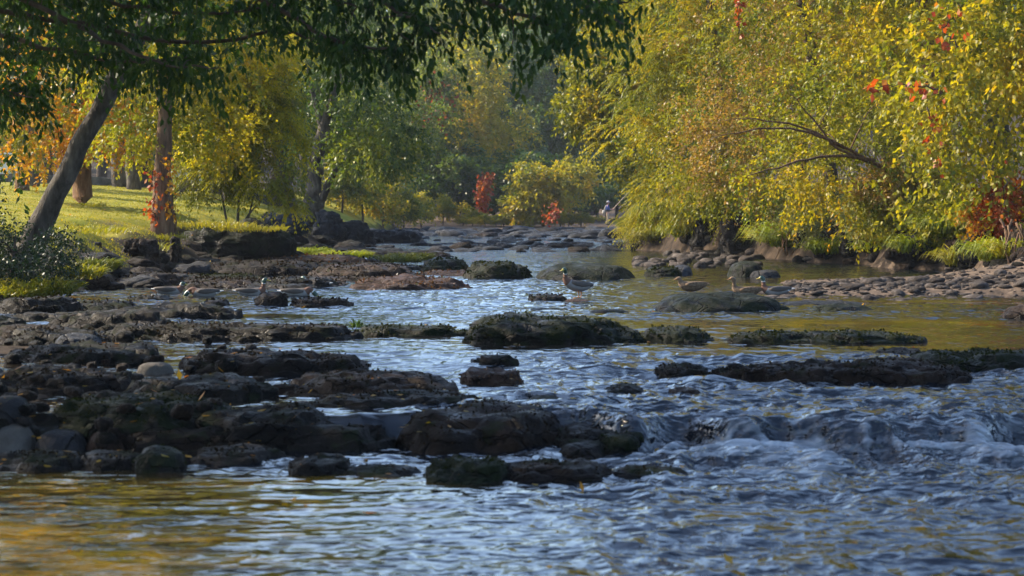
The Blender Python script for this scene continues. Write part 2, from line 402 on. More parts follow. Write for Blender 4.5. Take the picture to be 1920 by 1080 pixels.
wv = (.030 * ridge(1.5, 71, 2.2) * wch ** 1.5 + .022 * ridge(3.1, 72, 4.0) * wch ** 1.2 + .012 * ridge(6.3, 73, 8.) * wch
      + .0055 * n2(WX, WY, 12, 74, 1, 16) * chop * (1 - sstep(16, 28, WY)))
hump = np.zeros_like(WX)
def wh(px, py, wx, wy, h, z=-.15):
    global hump
    c = at_z(px, py, z); hump = hump + h * np.exp(-np.abs((WX - c[0]) / wx) ** 2.6 - np.abs((WY - c[1]) / wy) ** 2.6)
wh(1405, 800, .50, .35, .075); wh(1262, 800, .12, .3, .04); wh(1560, 812, .2, .3, .05); wh(1720, 800, .26, .35, .07); wh(1860, 802, .34, .35, .06); wh(690, 800, .3, .3, .03)
wh(1145, 690, .22, .3, .06, -.1); wh(1330, 722, .2, .25, .05, -.13); wh(1900, 700, .3, .5, .05, -.1)
wh(1620, 690, .9, .5, .05, -.1)
WZ = base + wv * fade + hump
foam = np.exp(-((WY - (YL3 - .45)) / .28) ** 2) * sstep(-2.5, -1, WX) * .38 + rap * .10 + np.exp(-((WY - 20.6) / .35) ** 2) * rap * .4
foam = foam + np.exp(-((WY - 15.9) / .9) ** 2) * sstep(-.5, .8, WX) * np.clip(n2(WX, WY, 2.2, 91, 3, .5) * 1.2, 0, .28)
foam = foam + sstep(.35, .9, wv / .04) * .35 * rap
def water_mat():
    m, nt, n, l = new_mat('river_water')
    tc = n.new('ShaderNodeTexCoord')
    def at(nm):
        a = n.new('ShaderNodeAttribute'); a.attribute_name = nm; return a.outputs['Fac']
    def nz(s, st, d=1.6):
        mp = n.new('ShaderNodeMapping'); mp.inputs['Scale'].default_value = st; l.new(tc.outputs['Object'], mp.inputs[0])
        q = N(n, 'ShaderNodeTexNoise', Scale=s, Detail=d, Roughness=.55, Distortion=.4); l.new(mp.outputs[0], q.inputs['Vector']); return q.outputs['Fac']
    ch = at('chop')
    h = mth(n, l, 'ADD', mth(n, l, 'MULTIPLY', nz(3.6, (.6, 1, 1)), 1.25), mth(n, l, 'MULTIPLY', nz(11., (.6, 1, 1)), mth(n, l, 'MULTIPLY', ch, .45)))
    b = N(n, 'ShaderNodeBump', Distance=.085, Strength=1.0)
    l.new(mth(n, l, 'MULTIPLY', h, ch), b.inputs['Height'])
    p = N(n, 'ShaderNodeBsdfPrincipled', Roughness=.035, IOR=1.5)
    bc = ramp(n, [(.004, .007, .012), (.13, .078, .004)]); l.new(at('bed_or_reflection'), bc.inputs[0]); l.new(bc.outputs[0], p.inputs['Base Color'])  # gold reflection of the lit trees painted into the water's base colour
    l.new(b.outputs[0], p.inputs['Normal'])
    d = N(n, 'ShaderNodeBsdfDiffuse'); d.inputs['Color'].default_value = (.62, .66, .70, 1); l.new(b.outputs[0], d.inputs['Normal'])
    ff = mth(n, l, 'ADD', at('foam'), mth(n, l, 'MULTIPLY', nz(7., (.5, 1, 1), 6.), 1.2))
    mr = N(n, 'ShaderNodeMapRange'); mr.inputs['From Min'].default_value = 1.10; mr.inputs['From Max'].default_value = 1.75; mr.inputs['To Max'].default_value = .6
    l.new(ff, mr.inputs[0])
    s = n.new('ShaderNodeMixShader'); l.new(mr.outputs[0], s.inputs[0]); l.new(p.outputs[0], s.inputs[1]); l.new(d.outputs[0], s.inputs[2])
    o = n.new('ShaderNodeOutputMaterial'); l.new(s.outputs[0], o.inputs[0]); return m
w = link('river_water', build_mesh('river_water', np.stack([WX, WY, WZ], -1).reshape(-1, 3), [gridq(*WX.shape)], water_mat(), attrs={'chop': chop, 'foam': foam, 'bed_or_reflection': bl * np.clip(.6 + 1.1 * n2(WX, WY, .9, 88, 3, 2.2), 0, 1) + .8 * np.exp(-chop * 7) * (1 - bl)}))  # last attribute masks the painted gold reflection: lower left pool and calm patches
tag(w, kind='structure')

# ------------------------------------------------------------------ rocks
def ico(sub):
    bm = bmesh.new(); bmesh.ops.create_icosphere(bm, subdivisions=sub, radius=1)
    V = np.array([v.co[:] for v in bm.verts]); T = np.array([[v.index for v in f.verts] for f in bm.faces]); bm.free(); return V, T
ICO = {k: ico(k) for k in (3, 4, 5, 6)}

def rock_mesh(name, sx, sy, sz, seed, mat, rough=.5, strata=0, sub=4, p=2.3, fit=False):
    """half-buried boulder: radii sx, sy, sz; strata > 0 breaks it into bedding layers; fit keeps the outer size"""
    V, T = ICO[sub]
    s = (np.abs(V) ** p).sum(1, keepdims=True) ** (1 / p)
    V = V / s
    q = V * np.array([sx, sy, sz])
    off = np.array([seed * 3.7, seed * 1.3, seed * 2.1])
    sc_ = max(min(sx, sy, sz), .05)
    nrm = unit(V / np.array([sx, sy, sz]))
    low = fbm(q / max(sx, sy) * 2.1 + off, 3, 3)[:, None]
    a_ = np.array([.45, 1, 1.3]) if strata else np.array([.8, 1, 1.])
    mid = fbm(q * .8 / sc_ * a_ + off, 5, 9, .55)[:, None]
    crag = 1 - 2 * np.abs(fbm(q * 1.6 / sc_ * a_ + off + 7, 4, 29, .6))[:, None]
    q = q * (1 + low * np.array([.35, .5, .9]) * rough) + nrm * (mid * .85 + (crag - .5) * .30) * sc_ * rough
    if strata:
        h = sz * strata
        t = q[:, 2] / h + fbm(q * 1.5 + off, 3, 5) * .8; fr = t - np.floor(t)
        k = sstep(.5, .95, fr)
        q[:, 2] += h * (k - fr) * .7
        q = q + nrm * (np.abs(fbm(q * np.array([3.2, 3.2, 11]) + off, 4, 19, .6))[:, None] - .15) * min(.11, sc_ * .35)
    else:
        q = q + nrm * fbm(q * 3.2 / sc_ + off, 4, 23, .6)[:, None] * sc_ * .12 * min(1, rough * 2)
    q = q + nrm * (fbm(q * 6.5 + off, 4, 51, .6) * .05 + np.minimum(0, fbm(q * np.array([2.5, 2.5, 6]) + off, 3, 57) + .12) * .22)[:, None] * min(1, sc_ * 2.2) * min(1, rough * 2.5)
    if fit:
        q[:, 0] = (q[:, 0] - (q[:, 0].max() + q[:, 0].min()) / 2) * 2 * sx / np.ptp(q[:, 0])
        q[:, 2] *= sz / np.percentile(q[:, 2], 98.5); q[:, 2] = np.where(q[:, 2] > .8 * sz, .8 * sz + (q[:, 2] - .8 * sz) * .5, q[:, 2]); q[:, 1] *= 2 * sy / np.ptp(q[:, 1])
    return build_mesh(name, q, [T], mat)

RS = [100]
def rock(name, label, px0, px1, pt, pb, mat, cat='rock', depth=None, rough=.5, strata=0, sub=4, z=None, group=None, p=2.3, tilt=0, rz=0):
    """rock whose silhouette spans photo columns px0..px1, top row pt, waterline row pb"""
    RS[0] += 1
    pm = (px0 + px1) / 2
    zz = 0. if z is None else z
    if z is None:                                   # first place where the sight line meets the water
        Ys = np.arange(9, 220, .02); k = int(np.argmax(CH - (pb - HZ) / F * Ys <= zw1(Ys))); zz = float(zw1(Ys[k]))
        c = at_y(pm, pb, Ys[k])
    else: c = at_z(pm, pb, zz)
    wdt = (px1 - px0) / F * c[1] / 2; hgt = (pb - pt) / F * c[1] * ((.76 if c[1] < 32 else .86) if strata else 1)
    dp = depth or max(.5 * wdt, 1.1 * hgt) * .9
    dp = min(dp, 1.6)
    sub = 6 if wdt > 1.1 and c[1] < 32 else 5
    bury = hgt * .5 + .05
    me = rock_mesh(name, wdt, dp, hgt + bury, RS[0], M[mat], rough * .62, strata, sub, p + .2, fit=True)
    o = link(name, me, None, (c[0], c[1] + dp * .8, zz - bury)); o.rotation_euler = (0, tilt, rz)
    if mat in ('rock_dark', 'rock_moss', 'rock_brown', 'rock_red') and rough > .3 and c[1] < 60:
        cover(o, me, bury, c[1], {'rock_moss': 'moss_green', 'rock_red': 'litter'}.get(mat, 'moss_brown'), 1. if mat == 'rock_moss' else .6)
    return tag(o, label, cat, group)

def cover(o, me, bury, dist, mat, dens):
    """ragged moss and trapped leaf litter on the upper faces"""
    r = np.random.default_rng(RS[0] + 900)
    n = len(me.polygons); co = np.empty(len(me.vertices) * 3, np.float32); me.vertices.foreach_get('co', co); co = co.reshape(-1, 3)
    ix = np.empty(n * 3, np.int32); me.polygons.foreach_get('vertices', ix); tri = co[ix.reshape(-1, 3)].astype(float)
    cr = np.cross(tri[:, 1] - tri[:, 0], tri[:, 2] - tri[:, 0]); ar = np.linalg.norm(cr, axis=1) / 2; nm = unit(cr)
    cen = tri.mean(1)
    patchy = sstep(-.15, .25, fbm(cen * 3.1 + RS[0], 3, 4))
    w = ar * np.clip(nm[:, 2] + .35, 0, 1) * (cen[:, 2] > bury + .02) * (.15 + patchy)
    if w.sum() <= 0: return
    size = .0013 * dist
    m_ = int(min(9000, dens * w.sum() / (size * size) * .9)); q = r.choice(n, m_, p=w / w.sum())
    u = r.random((m_, 2)); fl = u.sum(1) > 1; u[fl] = 1 - u[fl]
    P = tri[q, 0] + (tri[q, 1] - tri[q, 0]) * u[:, :1] + (tri[q, 2] - tri[q, 0]) * u[:, 1:]
    D = unit(nm[q] * .35 + r.normal(size=(m_, 3)) * .6 + np.array([0, -.15, -.1]))
    S = unit(np.cross(D, r.normal(size=(m_, 3)))); L_ = size * r.uniform(.5, 1.5, m_)[:, None]; W_ = L_ * .35
    P = P - nm[q] * size * .1
    V = np.stack([P - S * W_ * .6, P + D * L_ * .5 + S * W_, P + D * L_, P + D * L_ * .5 - S * W_], 1)
    k_ = link('moss_cover' if mat != 'litter' else 'leaf_litter', build_mesh('moss_cover', V.reshape(-1, 3), [np.arange(m_ * 4).reshape(-1, 4)], M[mat], smooth=False), o); k_['kind'] = 'stuff'

# the long near ledges
L = [
 ('rock_ledge', 'long low black ledge crossing the left pool in front of the ducks', 110, 690, 598, 640, 'rock_dark', 'ledge', .8, .45, .3),
 ('rock_ledge', 'dark flat end of ledge at the left edge below the bush', -60, 200, 606, 652, 'rock_dark', 'ledge', .8, .5, .3),
 ('rock_ledge', 'thin dark ledge strip with a seedling sprouting on it, mid river', 640, 900, 604, 632, 'rock_moss', 'ledge', .5, .4, .3),
 ('rock_ledge', 'big humped mossy black ledge in mid river below the standing duck', 855, 1230, 590, 646, 'rock_moss', 'ledge', .9, .45, 0),
 ('rock_ledge', 'sloping black ledge joined to the right of the big humped ledge', 1190, 1350, 604, 642, 'rock_moss', 'ledge', .6, .4, .3),
 ('rock_ledge', 'long tapering dark ledge with tiny shoots in front of the golden pool', 1342, 1760, 617, 646, 'rock_moss', 'ledge', .7, .45, .3),
 ('rock_ledge', 'brown cascade ledge with water pouring over its back, right of mid river', 1320, 1850, 664, 722, 'rock_brown', 'ledge', .75, .5, .25),
 ('rock_ledge', 'small dark step at the left end of the brown cascade ledge', 1225, 1350, 674, 712, 'rock_dark', 'ledge', .5, .5, .25),
 ('rock_ledge', 'green black ledge running out of frame at the right, above the rapids', 1700, 2010, 645, 704, 'rock_moss', 'ledge', .8, .45, .3),
 ('rock_ledge', 'thin dark tongue of ledge reaching left from the green black ledge', 1640, 1760, 650, 672, 'rock_dark', 'ledge', .5, .5, .3),
 ('rock_ledge', 'broad brown mossy dome of rock damming the lowest cascade', 722, 1080, 764, 850, 'rock_brown', 'ledge', .9, .42, 0),
 ('rock', 'mossy green rounded rock beside the falling water, right of the brown dome', 1095, 1235, 798, 852, 'rock_moss', 'rock', .5, .35, 0),
 ('rock', 'dark step linking the brown dome with the mossy rounded rock', 1030, 1170, 788, 838, 'rock_dark', 'rock', .4, .4, .2),
 ('rock', 'small glossy wet stone at the foot of the mossy rounded rock', 1040, 1145, 827, 857, 'rock_dark', 'rock', .3, .3, 0),
 ('rock_ledge', 'dark mossy lower ledge nearest the camera, mid frame', 772, 960, 849, 906, 'rock_moss', 'ledge', .45, .45, .2),
 ('rock_ledge', 'brown tapering ledge to the right of the mossy lower ledge', 930, 1160, 860, 902, 'rock_brown', 'ledge', .4, .45, .2),
 ('rock_ledge', 'thin wet ledge tip where the lower ledge sinks into the rapids', 1130, 1310, 873, 899, 'rock_dark', 'ledge', .3, .4, .2),
 ('rock', 'dark pointed rock in the white water left of the mossy lower ledge', 520, 660, 849, 893, 'rock_dark', 'rock', .4, .5, .2),
 ('rock', 'flat dark rock awash between the pointed rock and the mossy lower ledge', 620, 790, 874, 896, 'rock_dark', 'rock', .35, .45, .2),
 ('rock_ledge', 'black waterfall lip left of the brown dome with a thin blue spill', 480, 760, 782, 840, 'rock_dark', 'ledge', .6, .45, .25),
 ('rock', 'mossy round rock low at the left edge of the golden pool', 232, 345, 841, 888, 'rock_moss', 'rock', .35, .35, 0),
 ('rock', 'dark flat stone at the lower left corner of the rock shelf', -40, 150, 846, 886, 'rock_dark', 'rock', .5, .4, .2),
 ('rock', 'black wet rock between the flat corner stone and the mossy round rock', 120, 260, 852, 884, 'rock_dark', 'rock', .4, .4, 0),
 ('rock', 'long dark foot of the rock shelf above the golden pool', 330, 540, 838, 872, 'rock_dark', 'rock', .5, .5, .2),
 ('boulder', 'smooth pale boulder cut by the left edge, lower of two', -40, 56, 793, 840, 'cobble_pale', 'boulder', .25, .15, 0),
 ('boulder', 'grey rounded boulder cut by the left edge, above the pale one', -45, 46, 741, 800, 'rock_grey', 'boulder', .3, .15, 0),
 ('rock', 'flat greenish grey stone right of the pale boulder', 52, 158, 806, 846, 'rock_grey', 'rock', .35, .25, 0),
 ('rock', 'pinkish flat stone next to the flat greenish grey stone', 148, 245, 809, 845, 'rock_red', 'rock', .35, .3, 0),
 ('cobble', 'pale flat oval cobble lying alone on the dark shelf', 248, 326, 677, 704, 'cobble_pale', 'cobble', .2, .12, 0),
 ('cobble', 'brown upright cobble with a pale face on the dark shelf', 414, 462, 708, 745, 'cobble', 'cobble', .15, .25, 0),
 ('rock', 'blue grey stone half hidden at the back left of the shelf', 90, 190, 622, 656, 'rock_blue', 'rock', .3, .3, 0),
 ('rock_ledge', 'dark shelf slab under the blue grey stone', -60, 310, 634, 690, 'rock_dark', 'ledge', .9, .5, .25),
 ('rock_ledge', 'brown leaf strewn shelf slab behind the pale oval cobble', 300, 700, 648, 700, 'rock_brown', 'ledge', .8, .5, .25),
 ('rock_ledge', 'brown shelf slab at the left edge below the dark slab', -80, 260, 680, 740, 'rock_brown', 'ledge', .8, .5, .25),
 ('rock_ledge', 'dark shelf slab below the pale oval cobble', 180, 520, 698, 752, 'rock_dark', 'ledge', .8, .55, .25),
 ('rock_ledge', 'brown ragged slab tapering into the river right of the shelf', 470, 880, 688, 745, 'rock_brown', 'ledge', .8, .55, .2),
 ('rock_ledge', 'thin dark slab edge along the bright water left of the brown dome', 520, 960, 732, 764, 'rock_dark', 'ledge', .5, .5, .25),
 ('rock_ledge', 'mossy dark slab in the middle of the shelf', 40, 430, 738, 800, 'rock_moss', 'ledge', .8, .55, .25),
 ('rock_ledge', 'black slab between the mossy slab and the waterfall lip', 330, 640, 756, 815, 'rock_dark', 'ledge', .7, .55, .25),
 ('rock_ledge', 'dark brown slab along the bottom of the shelf', 150, 530, 790, 845, 'rock_brown', 'ledge', .7, .55, .25),
 ('rock', 'dark hump of rock standing in the riffle mid frame', 868, 985, 655, 692, 'rock_dark', 'rock', .4, .45, .2),
 ('rock', 'rusty leaf covered rock below the dark hump', 848, 995, 682, 726, 'rock_red', 'rock', .4, .5, .2),
 ('rock', 'low dark rock awash right of the thin slab edge', 985, 1065, 744, 758, 'rock_dark', 'rock', .3, .4, 0),
 ('rock', 'flat wet rock awash in the rapids, left of the rusty block', 1125, 1225, 721, 744, 'rock_dark', 'rock', .3, .4, 0),
 ('rock', 'small rusty block in the rapids below the cascade ledge', 1248, 1330, 721, 744, 'rock_red', 'rock', .25, .4, .3),
 # middle distance
 ('rock', 'smooth dark domed rock with a pale crease beside the golden pool', 1228, 1480, 547, 586, 'rock_moss', 'rock', 1.0, .25, 0),
 ('rock', 'low olive tail stone on the right of the domed rock', 1415, 1490, 569, 584, 'rock_moss', 'rock', .3, .3, 0),
 ('rock', 'flat olive rock awash right of the domed rock', 1520, 1650, 569, 586, 'rock_moss', 'rock', .5, .3, 0),
 ('rock', 'long dark bar of rock just breaking the surface behind the flat olive rock', 1440, 1640, 564, 573, 'rock_blue', 'rock', .4, .3, 0),
 ('boulder', 'brown boulder cut by the right edge in the calm pool', 1884, 1990, 569, 599, 'rock_brown', 'boulder', .4, .3, 0),
 ('rock', 'low dark slab that the standing duck is next to', 985, 1072, 551, 566, 'rock_dark', 'rock', .4, .35, 0),
 ('rock', 'flat pad of rock under the standing duck', 1052, 1112, 561, 567, 'rock_red', 'rock', .35, .3, 0),
 ('rock', 'small dark rock awash in front of the standing duck', 985, 1080, 578, 584, 'rock_dark', 'rock', .3, .3, 0),
 ('rock', 'thin dark rock awash left of the domed rock', 1105, 1185, 580, 588, 'rock_dark', 'rock', .3, .3, 0),
 ('rock', 'large mossy domed rock in mid river behind the standing duck', 1000, 1200, 492, 526, 'rock_moss', 'rock', 1.4, .3, 0),
 ('rock', 'dark wedge rock with a yellow mossy edge right of the large mossy dome', 1208, 1285, 496, 519, 'rock_moss', 'rock', .7, .4, .3),
 ('boulder', 'smooth blue grey boulder leaning on the dark wedge rock', 1262, 1302, 494, 517, 'rock_blue', 'boulder', .5, .15, 0),
 ('boulder', 'round olive boulder at the foot of the right bank grasses', 1368, 1440, 486, 520, 'rock_moss', 'boulder', .8, .2, 0),
 ('rock', 'small dark stone in front of the round olive boulder', 1405, 1470, 504, 521, 'rock_grey', 'rock', .4, .2, 0),
 ('rock', 'mossy long hump left of the large mossy dome', 862, 1000, 482, 524, 'rock_moss', 'rock', 1.2, .4, .3),
 ('rock', 'mossy hump with green cushions on the shelf by the small waterfall', 780, 880, 478, 512, 'rock_moss', 'rock', 1.1, .4, .3),
 ('rock_ledge', 'grey rock wall with a thin white waterfall', 560, 800, 488, 524, 'rock_brown', 'ledge', 1.2, .4, .3),
 ('rock_ledge', 'layered reddish rocks with sunlit edges below the small waterfall', 640, 900, 512, 544, 'rock_red', 'ledge', 1.0, .6, .2),
 ('rock', 'black peaked rock at the left of the layered reddish rocks', 480, 640, 513, 541, 'rock_dark', 'rock', .9, .5, .2),
 ('rock_ledge', 'low purple brown rocks in front of the left shelf', 330, 510, 521, 542, 'rock_brown', 'ledge', .8, .5, .3),
 ('rock', 'dark brown rock under the left bank behind the grey boulder', 190, 345, 505, 534, 'rock_brown', 'rock', 1.0, .5, .3),
 ('rock_ledge', 'long dark slab along the foot of the lawn bank', 200, 420, 466, 498, 'rock_dark', 'ledge', 1.5, .45, .3),
 ('rock_ledge', 'grey brown slab with green cushions between the bank and the small waterfall', 330, 620, 482, 518, 'rock_brown', 'ledge', 1.5, .5, .25),
 ('rock_ledge', 'sunlit reddish slab lip below the green hummocks', 420, 700, 474, 500, 'rock_red', 'ledge', 1.5, .5, .25),
 ('boulder', 'grey smooth boulder at the water edge below the dark bush', 106, 176, 509, 540, 'rock_grey', 'boulder', .5, .15, 0),
 ('rock', 'dark slab at the waterline left of the ducks', 40, 290, 560, 586, 'rock_dark', 'rock', .8, .5, .3),
 ('rock', 'dark stones under the mossy bank at the left edge', -40, 140, 545, 590, 'rock_dark', 'rock', .8, .5, .3),
 ('rock', 'small leafy rock between two ducks', 368, 432, 561, 577, 'rock_brown', 'rock', .4, .5, 0),
 ('rock', 'rounded brown rock in front of the duck with its head up', 470, 540, 545, 575, 'rock_brown', 'rock', .5, .45, 0),
 ('rock', 'long low rock with dead leaves right of the rounded brown rock', 525, 660, 555, 576, 'rock_brown', 'rock', .5, .5, .3),
 ('rock', 'dark low rocks left of the swimming ducks', 215, 320, 553, 563, 'rock_dark', 'rock', .4, .5, .3),
]
for a in L:
    rock(a[0], a[1], *a[2:6], a[6], a[7], a[8], a[9], a[10])

rng = np.random.default_rng(5)
for i in range(22):                                  # the shelf runs on under the left bank
    x_, y_ = rng.uniform(-8.6, -4.3), rng.uniform(16.4, 30); z_ = float(zw1(y_)); sx = rng.uniform(.5, 1.2)
    if x_ + sx > -.245 * y_ * .96 and y_ < 24: x_ = -.245 * y_ - sx
    RS[0] += 1; mk_ = ('rock_dark', 'rock_brown', 'rock_moss')[i % 3]
    o = link('rock_ledge', rock_mesh('shelf_slab', sx, rng.uniform(.5, .9), .55, RS[0], M[mk_], .35, .25, 5, 2.5, True), None, (x_, y_, max(z_, gz(x_, y_)) - rng.uniform(.28, .38)))
    tag(o, 'dark slab of the rock shelf running under the near left bank', 'ledge', 'slabs of the shelf under the near left bank')
for i in range(30):                                  # low shelves that step up through the middle distance
    pb = 470 + 74 * (i + rng.random()) / 30; wd = rng.uniform(110, 300); lim = 980 if pb < 522 else 880
    px0 = rng.uniform(170, lim - wd)
    if 524 < pb < 548 and px0 > 470 and px0 < 640: px0 += 150
    ht = rng.uniform(9, 17)
    rock('rock_ledge', 'low dark shelf of rock stepping across the middle distance left of the standing duck', px0, px0 + wd, pb - ht, pb, ('rock_dark', 'rock_brown', 'rock_moss', 'rock_red')[int(rng.choice(4, p=[.35, .35, .15, .15]))], 'ledge', rng.uniform(.7, 1.4), .55, .3, group='low shelves across the middle distance')
# templates for repeated stones
ST = [rock_mesh('stone_shape', 1, rng.uniform(.7, .95), rng.uniform(.45, .7), 300 + i, M['cobble'], .22, 0, 3, 2.2) for i in range(8)]
BT = {k: [rock_mesh('boulder_shape', 1, .8, rng.uniform(.45, .75), 320 + i, M[k], .45, 0, 3, 2.4) for i in range(5)] for k in ('rock_blue', 'rock_brown', 'rock_grey', 'rock_dark')}
def stone(name, me, x, y, z, s, label, cat, group, sq=1.):
    o = link(name, me, None, (x, y, z)); o.scale = (s, s, s * sq); o.rotation_euler = (rng.normal(0, .12), rng.normal(0, .12), rng.uniform(0, 6.28))
    return tag(o, label, cat, group)
# cobble bar below the right bank
placed = []
tries = 0
while len(placed) < 285 and tries < 20000:
    tries += 1
    px = rng.uniform(1390, 1960); py = 521 + 42 * rng.beta(1.5, 1.1)
    if py > 563 - 6 * max(0, (1560 - px) / 170): continue
    if px < 1480 and py < 541 or py < 541 - (px - 1390) * .045: continue
    s = rng.uniform(.05, .13) if rng.random() < .8 else rng.uniform(.13, .25)
    z0 = .02 + .12 * max(0, (px - 1500) / 420) * (563 - py) / 36
    c = at_z(px, py, z0)
    if any((c[0] - q[0]) ** 2 + ((c[1] - q[1]) * .8) ** 2 < (.70 * (s + q[2])) ** 2 for q in placed): continue
    placed.append((c[0], c[1], s))
    z = max(gz(c[0], c[1]), -.05)
    stone('cobble', ST[int(rng.integers(8))], c[0], c[1], z + s * .16, s, 'smooth sunlit cobble in the stone bar at the foot of the right bank', 'cobble', 'cobbles in the sunlit stone bar on the right', rng.uniform(.6, .95))
# stony strand upstream of the bar
placed = []
for _ in range(900):
    if len(placed) >= 60: break
    px = rng.uniform(1190, 1420); py = rng.uniform(474, 499); s = rng.uniform(.10, .26)
    c = at_z(px, py, .05)
    if any((c[0] - q[0]) ** 2 + (c[1] - q[1]) ** 2 < (.85 * (s + q[2])) ** 2 for q in placed): continue
    placed.append((c[0], c[1], s))
    stone('cobble', ST[int(rng.integers(8))], c[0], c[1], max(.03, gz(c[0], c[1])), s, 'pinkish cobble on the strand under the far right bushes', 'cobble', 'cobbles on the strand below the right bushes')
# gravel between the cobbles
V1, T1 = ico(1); n_ = 2600
px = np.concatenate([rng.uniform(1400, 1980, 2000), rng.uniform(1180, 1440, 600)]); py = np.concatenate([rng.uniform(518, 566, 2000), rng.uniform(472, 500, 600)])
C = np.array([at_z(a, b, .08) for a, b in zip(px, py)]); C[:, 2] = zterr(C[:, 0], C[:, 1]); C = C[C[:, 2] > -.03]; n_ = len(C)
S_ = rng.uniform(.018, .06, n_)[:, None, None] * rng.uniform(.6, 1.2, (n_, 1, 3)) * np.array([1, 1, .6])
Vg = C[:, None] + V1[None] * S_ * (1 + .15 * rng.normal(size=(n_, len(V1), 1)))
tag(link('gravel', build_mesh('gravel', Vg.reshape(-1, 3), [(T1[None] + np.arange(n_)[:, None, None] * len(V1)).reshape(-1, 3)], M['cobble'])), 'fine gravel between the cobbles below the right bank', 'gravel', None, 'stuff')
# stones on the white wash bank
for _ in range(60):
    c = onbank(rng.uniform(1500, 1790), rng.uniform(-.1, 1.1)); s = rng.uniform(.07, .22)
    stone('bank_stone', ST[int(rng.integers(8))], c[0], c[1], c[2] + s * .1, s, 'pale angular stone washed out of the right bank above the cobble bar', 'stone', 'pale stones spilling from the right bank', .55)
for i in range(46):
    c = onbank(rng.uniform(1180, 1940), rng.uniform(-.2, .5)); s = rng.uniform(.12, .4); k = ('rock_dark', 'rock_brown')[i % 2]
    stone('bank_rock', BT[k][int(rng.integers(5))], c[0], c[1], c[2] + s * .1, s, ('dark' if i % 2 == 0 else 'brown') + ' rock jutting from the foot of the right bank', 'rock', k[5:] + ' rocks along the foot of the right bank')
# far riffle of boulders
placed = []
for _ in range(9000):
    if len(placed) >= 230: break
    py = 431 + 42 * rng.random() ** 1.7; px = rng.uniform(690, 1175); s = rng.uniform(.25, .8) * (1.1 if py < 448 else .6)
    if py > 452 and px < 860 and rng.random() < .3: continue
    c = at_z(px, py, 0)
    if any((c[0] - q[0]) ** 2 + ((c[1] - q[1]) * .5) ** 2 < (.6 * (s + q[2])) ** 2 for q in placed): continue
    placed.append((c[0], c[1], s))
    k = 'rock_blue' if rng.random() < .75 else 'rock_brown'
    stone('boulder', BT[k][int(rng.integers(5))], c[0], c[1], -.06 * s, s, 'blue grey boulder in the far riffle in front of the gravel bar' if k == 'rock_blue' else 'brown boulder among the blue grey ones in the far riffle', 'boulder', 'boulders in the far riffle', rng.uniform(.35, .7))
# rocks along the left bank foot
for i in range(80):
    y0 = 40 + 55 * rng.random() ** 1.3; x0 = float(xl_at(np.array([y0]))[0]) + rng.uniform(-.7, .9); s = rng.uniform(.15, .5)
    k = ('rock_brown', 'rock_dark', 'rock_grey')[int(rng.choice(3, p=[.45, .4, .15]))]
    stone('bank_rock', BT[k][int(rng.integers(5))], x0, y0, max(gz(x0, y0), 0) + s * .1, s, 'half buried ' + {'rock_brown': 'brown', 'rock_dark': 'dark', 'rock_grey': 'grey'}[k] + ' rock at the foot of the lawn bank', 'rock', k[5:] + ' rocks along the foot of the left bank', .7)
# small stones littering the dark shelf
for i in range(70):
    px = rng.uniform(-20, 700); py = rng.uniform(650, 790)
    if px > 450 + (790 - py) * .8: continue
    c = at_z(px, py, -.13); s = rng.uniform(.04, .13)
    k = ('rock_brown', 'rock_dark', 'rock_grey')[int(rng.choice(3, p=[.4, .35, .25]))]
    stone('shelf_stone', BT[k][int(rng.integers(5))], c[0], c[1], max(gz(c[0], c[1]), zw1(c[1])) + s * .2 + .04, s, 'loose ' + {'rock_brown': 'brown', 'rock_dark': 'black', 'rock_grey': 'grey'}[k] + ' stone on the shaded rock shelf', 'stone', k[5:] + ' stones on the shaded rock shelf')
# dark boulder pile under the forked tree, and the mound
for (px0, px1, pt, pb, Y, m, lab) in (
    (330, 550, 416, 455, 56, 'rock_moss', 'big dark mound of bank rock right of the trunk with red creeper'),
    (480, 580, 396, 420, 74, 'rock_blue', 'bluish shaded boulder on the lawn left of the forked trunk'),
    (580, 650, 392, 424, 84, 'rock_blue', 'jagged dark rock at the foot of the leaning thin trunk'),
    (625, 705, 410, 438, 86, 'rock_blue', 'dark bank rock sloping down to the far riffle'),
    (690, 790, 428, 452, 92, 'rock_blue', 'blue grey rock where the lawn bank meets the far riffle'),
    (316, 340, 440, 470, 50, 'rock_brown', 'rounded brown root boulder below the trunk with red creeper'),
    (110, 190, 450, 480, 46, 'rock_brown', 'eroded brown bank block below the lawn left of the gully'),
    (215, 300, 444, 476, 48, 'rock_brown', 'eroded brown bank block below the lawn right of the gully')):
    a, b = at_y(px0, pb, Y), at_y(px1, pt, Y); RS[0] += 1
    sx, h = (b[0] - a[0]) / 2, b[2] - a[2]
    o = link('bank_boulder', rock_mesh('bank_boulder', sx, max(sx * .6, .5), h * 1.25, RS[0], M[m], *((.4, 0, 5, 1.9) if 'mound' in lab else (.6, .22, 5, 2.1)), 'mound' not in lab), None, ((a[0] + b[0]) / 2, Y + sx * .3, a[2] - h * .25))
    tag(o, lab, 'rock')
# ------------------------------------------------------------------ foliage
def rdir(n, r): return unit(r.normal(size=(n, 3)))

